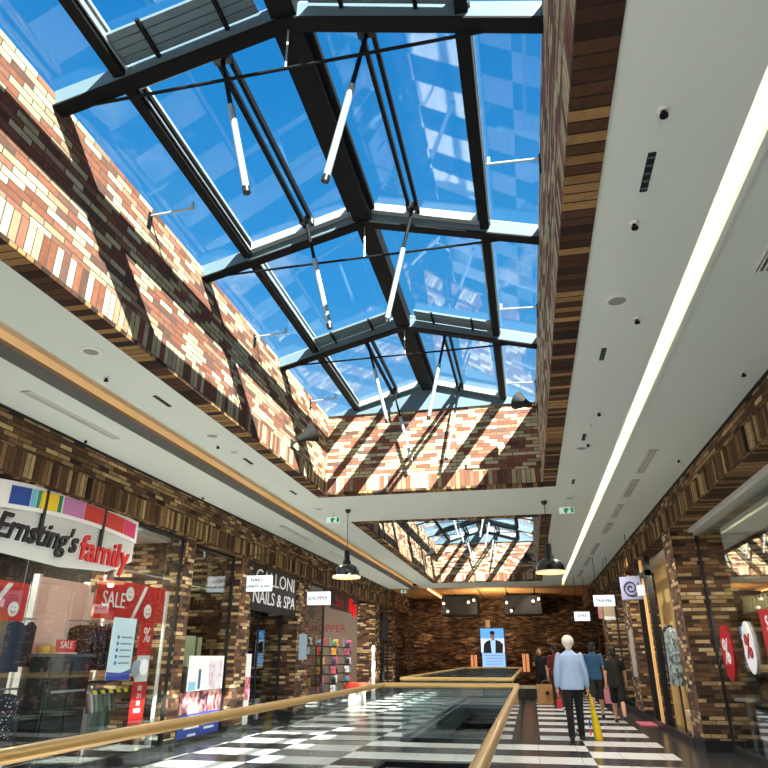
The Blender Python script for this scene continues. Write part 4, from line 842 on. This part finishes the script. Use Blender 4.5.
def bag(x, y, z, w, d, h, m, label, ang=0, cat='bag', nm='shopping_bag', g=None):
    t = thing(nm, label, cat, (x, y, z), g); q = MB().prism([(x-w/2, y-d/2, z), (x+w/2, y-d/2, z), (x+w/2*1.06, y-d/2*.5, z+h), (x-w/2*1.06, y-d/2*.5, z+h)], (0, .001, 0))
    q = MB(); n0 = 0; q.v = [(x-w/2, y-d/2, z), (x+w/2, y-d/2, z), (x+w/2, y+d/2, z), (x-w/2, y+d/2, z), (x-w/2*1.05, y-d/2*.6, z+h), (x+w/2*1.05, y-d/2*.6, z+h), (x+w/2*1.05, y+d/2*.6, z+h), (x-w/2*1.05, y+d/2*.6, z+h)]
    q.f = [(0,3,2,1),(4,5,6,7),(0,1,5,4),(1,2,6,5),(2,3,7,6),(3,0,4,7)]; q.rot((x, y, z), ang); part('bag_body', q, m, t, bev=.004)
    for s_ in (-1, 1):
        hh = MB(); pr_ = None
        for k in range(9):
            a = pi*k/8; p = (x+w*.25*cos(a), y+s_*d*.28, z+h+.12*sin(a)); 
            if pr_: hh.tube(pr_, p, .006, 6)
            pr_ = p
        hh.rot((x, y, z), ang); part('handle', hh, m, t)
    return t
bag(3.57, 10.75, .6, .34, .2, .42, mat('rose_bag', (190, 110, 110), .6), 'rose coloured handbag behind the oval stickers', rad(70), 'bag', 'handbag'); bag(3.57, 9.9, .6, .3, .2, .34, mat('grey_bag', (96, 92, 92), .6), 'grey handbag on the shelf behind the right window', rad(70), 'bag', 'handbag'); bag(3.57, 11.5, .6, .3, .2, .34, mat('cream_bag', (196, 180, 160), .6), 'cream handbag on the shelf behind the red sticker', rad(70), 'bag', 'handbag')
t = thing('round_table_display', 'low round glass table with pale goods behind the right window', 'table', (3.18, 11.9, 0)); part('table_top', MB().lathe([(.18, .74), (.18, .78), (.01, .79)], (3.18, 11.9, 0), 28), WHITE, t, True); part('leg', MB().tube((3.18, 11.9, 0), (3.18, 11.9, .74), .03), ALU, t)
# frame lines in the near right window head
hd = MB().box(WX-.05, WX+.2, 4.0, 12.28, 3.30, 3.42); struct('trim_17', hd, mat('soffit_grey', (168, 174, 168), .6))

# ================================================================== people
def fuse(name, q, m, parent, vox=.012, sm=6):
    o = part(name, q, m, parent); r_ = o.modifiers.new('r', 'REMESH'); r_.mode = 'VOXEL'; r_.voxel_size = vox
    s_ = o.modifiers.new('s', 'SMOOTH'); s_.iterations = sm; s_.factor = .5
    dg = bpy.context.evaluated_depsgraph_get(); me = bpy.data.meshes.new_from_object(o.evaluated_get(dg)); o.modifiers.clear(); old = o.data; o.data = me; bpy.data.meshes.remove(old)
    me.name = name; smooth_mesh(me); return o
def chain(q, pts):                                                   # pts: (vector, radius)
    for (p, r), (p2, r2) in zip(pts, pts[1:]): q.tube(p, p2, r, 14, r2)
    for p, r in pts: q.ball(tuple(p), r, r, r, 12, 8)
def torso(q, rings, n=24):
    b = len(q.v)
    for (x, y, z, rx, ry) in rings:
        for i in range(n): a = 2*pi*i/n; q.v.append((x+rx*cos(a), y+ry*sin(a), z))
    for k in range(len(rings)-1):
        for i in range(n): j = (i+1) % n; q.f.append((b+k*n+i, b+k*n+j, b+(k+1)*n+j, b+(k+1)*n+i))
    q.f.append(tuple(b+n-1-i for i in range(n))); q.f.append(tuple(b+(len(rings)-1)*n+i for i in range(n)))
SKIN = mat('skin', (206, 156, 128), .6)
def person(label, x, y, H_, yaw, legs, arms, shirt, sleeve, pants, plen, hair, shoe, coat_len=.84, slim=1.0, hairvol=1.0, headturn=0, lean=.03, skirt=False):
    """legs: ((swing, knee) left, right); arms: ((swing, elbow) left, right); sleeve/plen: covered share of the limb"""
    s = H_/1.75; root = thing('person', label, 'person', (x, y, 0))
    V = Vector; hz_ = .90
    def leg(sd, a, k):
        hip = V((sd*.09, 0, hz_)); kn = hip + V((0, sin(a), -cos(a)))*.42; an = kn + V((0, sin(a-k), -cos(a-k)))*.41; return hip, kn, an
    Ls = [leg(-1, *legs[0]), leg(1, *legs[1])]; low = min(l[2].z for l in Ls); dz = .075-low
    D = V((0, 0, dz)); Ls = [[p+D for p in l] for l in Ls]
    def arm_(sd, a, k):
        sh = V((sd*.175*slim, lean, 1.40)); el = sh + V((sd*.06, sin(a)*.29, -cos(a)*.29)); wr = el + V((sd*.01, sin(a+k)*.25, -cos(a+k)*.25)); return [p+D for p in (sh, el, wr)]
    As = [arm_(-1, *arms[0]), arm_(1, *arms[1])]
    body = MB(); zc = D.z
    torso(body, [(0, 0, .84+zc, .15*slim, .10), (0, 0, .95+zc, .155*slim, .105), (0, lean*.5, 1.08+zc, .125*slim, .09), (0, lean, 1.28+zc, .15*slim, .10), (0, lean, 1.40+zc, .14*slim, .085), (0, lean, 1.45+zc, .07, .06)])
    nk = V((0, lean+.005, 1.44+zc)); hd_ = V((0, lean+.025, 1.61+zc))
    chain(body, [(nk, .055), (V((0, lean+.015, 1.54+zc)), .052)])
    body.ball(tuple(hd_), .075, .095, .115, 20, 14); body.ball((0, hd_.y+.02, hd_.z-.06), .055, .07, .055, 14, 10)
    body.tube((0, hd_.y+.09, hd_.z+.01), (0, hd_.y+.113, hd_.z-.025), .010, 8, .014)
    for sd in (-1, 1): body.ball((sd*.077, hd_.y-.005, hd_.z-.01), .012, .02, .032, 8, 6)
    for l in Ls:
        chain(body, [(l[0], .085), (l[1], .052), (l[1]+(l[2]-l[1])*.35, .055), (l[2], .036)]); chain(body, [(l[2]-V((0, .03, .035)), .034), (l[2]+V((0, .13, -.045)), .028)])
    for sd, a in zip((-1, 1), As):
        chain(body, [(a[0], .05), (a[1], .036), (a[1]+(a[2]-a[1])*.3, .037), (a[2], .026)]); d = (a[2]-a[1]).normalized(); pm = a[2]+d*.075; body.tube(a[2], pm, .026, 10, .034); body.ball(tuple(pm), .018, .036, .03, 12, 8)
        for k, ln in enumerate((.07, .08, .075, .06)):
            f0 = pm + V((0, (k-1.5)*.018, -.004)); f1 = f0 + d*ln*.55; f2 = f1 + (d*.6+V((-sd*.6, 0, 0))).normalized()*ln*.5; chain(body, [(f0, .0095), (f1, .009), (f2, .008)])
        th = a[2]+d*.03; chain(body, [(th, .012), (th+V((-sd*.01, .035, 0))+d*.035, .010), (th+V((-sd*.02, .045, 0))+d*.065, .009)])
    allm = []
    def fin(nm, q, m, vox=.012, sm=4, par=root):
        c_ = V((x, y, 0)); R_ = Matrix.Rotation(yaw, 3, 'Z'); q.v = [tuple(c_ + R_ @ (V(v)*s)) for v in q.v]; return fuse(nm, q, m, par, vox, sm)
    fin('body', body, SKIN, .0075, 3)
    sh_ = MB(); cl = coat_len+zc
    torso(sh_, [(0, 0, cl, .185*slim, .135), (0, 0, cl+.03, .19*slim, .135), (0, lean*.5, 1.1+zc, .17*slim, .125), (0, lean, 1.3+zc, .185*slim, .13), (0, lean, 1.40+zc, .165*slim, .105), (0, lean, 1.46+zc, .085, .072), (0, lean, 1.49+zc, .068, .062)])
    for a in As:
        full = (a[0]-a[1]).length + (a[1]-a[2]).length; L1 = (a[0]-a[1]).length/full; pts = [(a[0]-V((0, 0, .012)), .060)]
        if sleeve <= L1: pts.append((a[0]+(a[1]-a[0])*(sleeve/L1), .056))
        else: pts += [(a[1], .055), (a[1]+(a[2]-a[1])*((sleeve-L1)/(1-L1)), .046)]
        chain(sh_, pts)
    fin('shirt', sh_, shirt, .011, 4)
    pa = MB(); torso(pa, [(0, 0, .80+zc, .14*slim, .11), (0, 0, .86+zc, .172*slim, .122), (0, 0, .96+zc, .172*slim, .12), (0, 0, 1.04+zc, .155*slim, .11)])
    if skirt: torso(pa, [(0, .02, .50+zc, .20*slim, .17), (0, .01, .7+zc, .19*slim, .15), (0, 0, .92+zc, .17*slim, .12)])
    else:
        for l in Ls:
            pts = [(l[0], .100)]
            if plen <= .5: pts.append((l[0]+(l[1]-l[0])*plen/.5, .088))
            else: pts += [(l[1], .072), (l[1]+(l[2]-l[1])*((plen-.5)/.5), .058)]
            chain(pa, pts)
    fin('trousers' if not skirt else 'skirt', pa, pants, .011, 4)
    for l in Ls:
        fo = MB(); chain(fo, [(l[2]-V((0, .035, .035)), .042), (l[2]+V((0, .06, -.035)), .040), (l[2]+V((0, .15, -.047)), .032)]); fo.box(l[2].x-.04, l[2].x+.04, l[2].y-.075, l[2].y+.17, l[2].z-.078, l[2].z-.06); fin('shoe', fo, shoe, .009, 3)
    ha = MB(); v_ = hairvol; ha.ball((0, hd_.y-.018, hd_.z+.03), .085*v_, .098*v_, .090*v_, 18, 12)
    if hair[1]: ha.ball((0, hd_.y-.07, hd_.z-.03), .07, .05, .10, 14, 10)
    fin('hair', ha, hair[0], .009, 2)
    ey = MB()
    for sd in (-1, 1): ey.ball((sd*.03, hd_.y+.088, hd_.z+.012), .011, .008, .009, 8, 6)
    c_ = V((x, y, 0)); R_ = Matrix.Rotation(yaw, 3, 'Z'); ey.v = [tuple(c_ + R_ @ (V(v)*s)) for v in ey.v]; part('eyes', ey, PBLACK, root)
    def wp(p): return c_ + R_ @ (p*s)
    hands = [wp(a[2]+(a[2]-a[1]).normalized()*.11) for a in As]
    return root, hands
GREYH = (mat('white_hair', (226, 222, 206), .9, noise=.15, nscale=40), True); DH = (mat('dark_hair', (28, 22, 20), .7), True); BLK = mat('black_cloth', (22, 21, 24), .9)
r_, h1 = person('white haired man in light blue shirt and black trousers walking away', .69, 13.45, 1.74, rad(0), ((-.10, .10), (.16, .06)), ((-.05, .10), (-.02, .16)), mat('light_blue_shirt', (156, 180, 214), .85, noise=.06, nscale=12), .96, BLK, 1.0, GREYH, BLACK, .82, 1.12, 1.30)
r_, h2 = person('person in blue t-shirt and dark shorts walking ahead of white haired man', 1.50, 18.3, 1.76, rad(-8), ((-.30, .45), (.28, .05)), ((.2, .2), (-.25, .2)), mat('blue_tee', (44, 86, 122), .9), .36, mat('dark_shorts', (46, 44, 42), .9), .5, DH, BLACK, .86, 1.05)
r_, h3 = person('person in black top and black shorts walking at the right', 1.85, 17.0, 1.62, rad(-4), ((.28, .05), (-.32, .40)), ((-.1, .1), (.15, .2)), mat('black_top', (30, 32, 26), .9), .34, BLK, .46, DH, BLACK, .80, .98)
r_, h4 = person('person in black clothes standing far off near the balustrade corner', .28, 25.0, 1.66, rad(180), ((.02, .02), (.05, .02)), ((.1, .3), (.6, 1.2)), BLK, .4, BLK, 1.0, DH, BLACK, .82, .92)
r_, h5 = person('person in dark red top partly hidden behind the white haired man', .72, 22.0, 1.72, rad(10), ((.2, .05), (-.2, .3)), ((.0, .2), (.0, .2)), mat('maroon_top', (110, 40, 40), .9), .5, mat('brown_trousers', (60, 46, 40), .9), 1.0, DH, BLACK)
h = h1[1]; YEL = mat('yellow_bag', (232, 196, 20), .5)
t = thing('carrier_bag', 'long yellow carrier bag hanging from the white haired man’s right hand', 'bag', (h.x, h.y, h.z-.75))
q = MB(); n_ = 12; rg = [(0, .012, .02), (-.16, .03, .05), (-.30, .05, .09), (-.62, .075, .12), (-.74, .07, .11)]
for z_, rx, ry in rg:
    for i in range(n_): a = 2*pi*i/n_; q.v.append((h.x+.03-z_*.10+rx*cos(a), h.y+ry*sin(a), h.z+.0+z_))
for k in range(4):
    for i in range(n_): j = (i+1) % n_; q.f.append((k*n_+j, k*n_+i, (k+1)*n_+i, (k+1)*n_+j))
q.f.append(tuple(i for i in range(n_))); q.f.append(tuple(4*n_+n_-1-i for i in range(n_)))
part('bag_body', q, YEL, t, True); part('blue_print', MB().box(h.x-.045, h.x-.02, h.y-.10, h.y-.09, h.z-.55, h.z-.40), BLUE, t); part('red_print', MB().box(h.x-.045, h.x-.02, h.y-.10, h.y-.09, h.z-.66, h.z-.56), RED, t)
h = h1[0]; bag(h.x+.02, h.y, h.z-.24, .09, .08, .14, RED, 'small red bag in the white haired man’s left hand')
h = h2[1]; bag(h.x+.0, h.y, h.z-.42, .16, .12, .32, mat('pink_bag', (206, 130, 150), .6), 'pink bag carried by the person in the blue t-shirt')
kb = bag(.42, 23.6, 0, .62, .3, .55, mat('kraft_bag', (196, 140, 84), .8), 'brown paper shopping bag left of the white haired man', 0)
part('logo_disc', MB().tube((.42, 23.46, .30), (.42, 23.43, .30), .06, 16), PBLACK, kb)
t = thing('pedestal_bench', 'pale low bench behind the standing dark person', 'bench', (-.5, 26.8, 0)); part('seat', MB().box(-.9, .2, 26.5, 26.9, .3, .4), mat('bench_pale', (206, 190, 160)), t); part('base', MB().box(-.8, .1, 26.55, 26.85, 0, .3), PLATE, t)
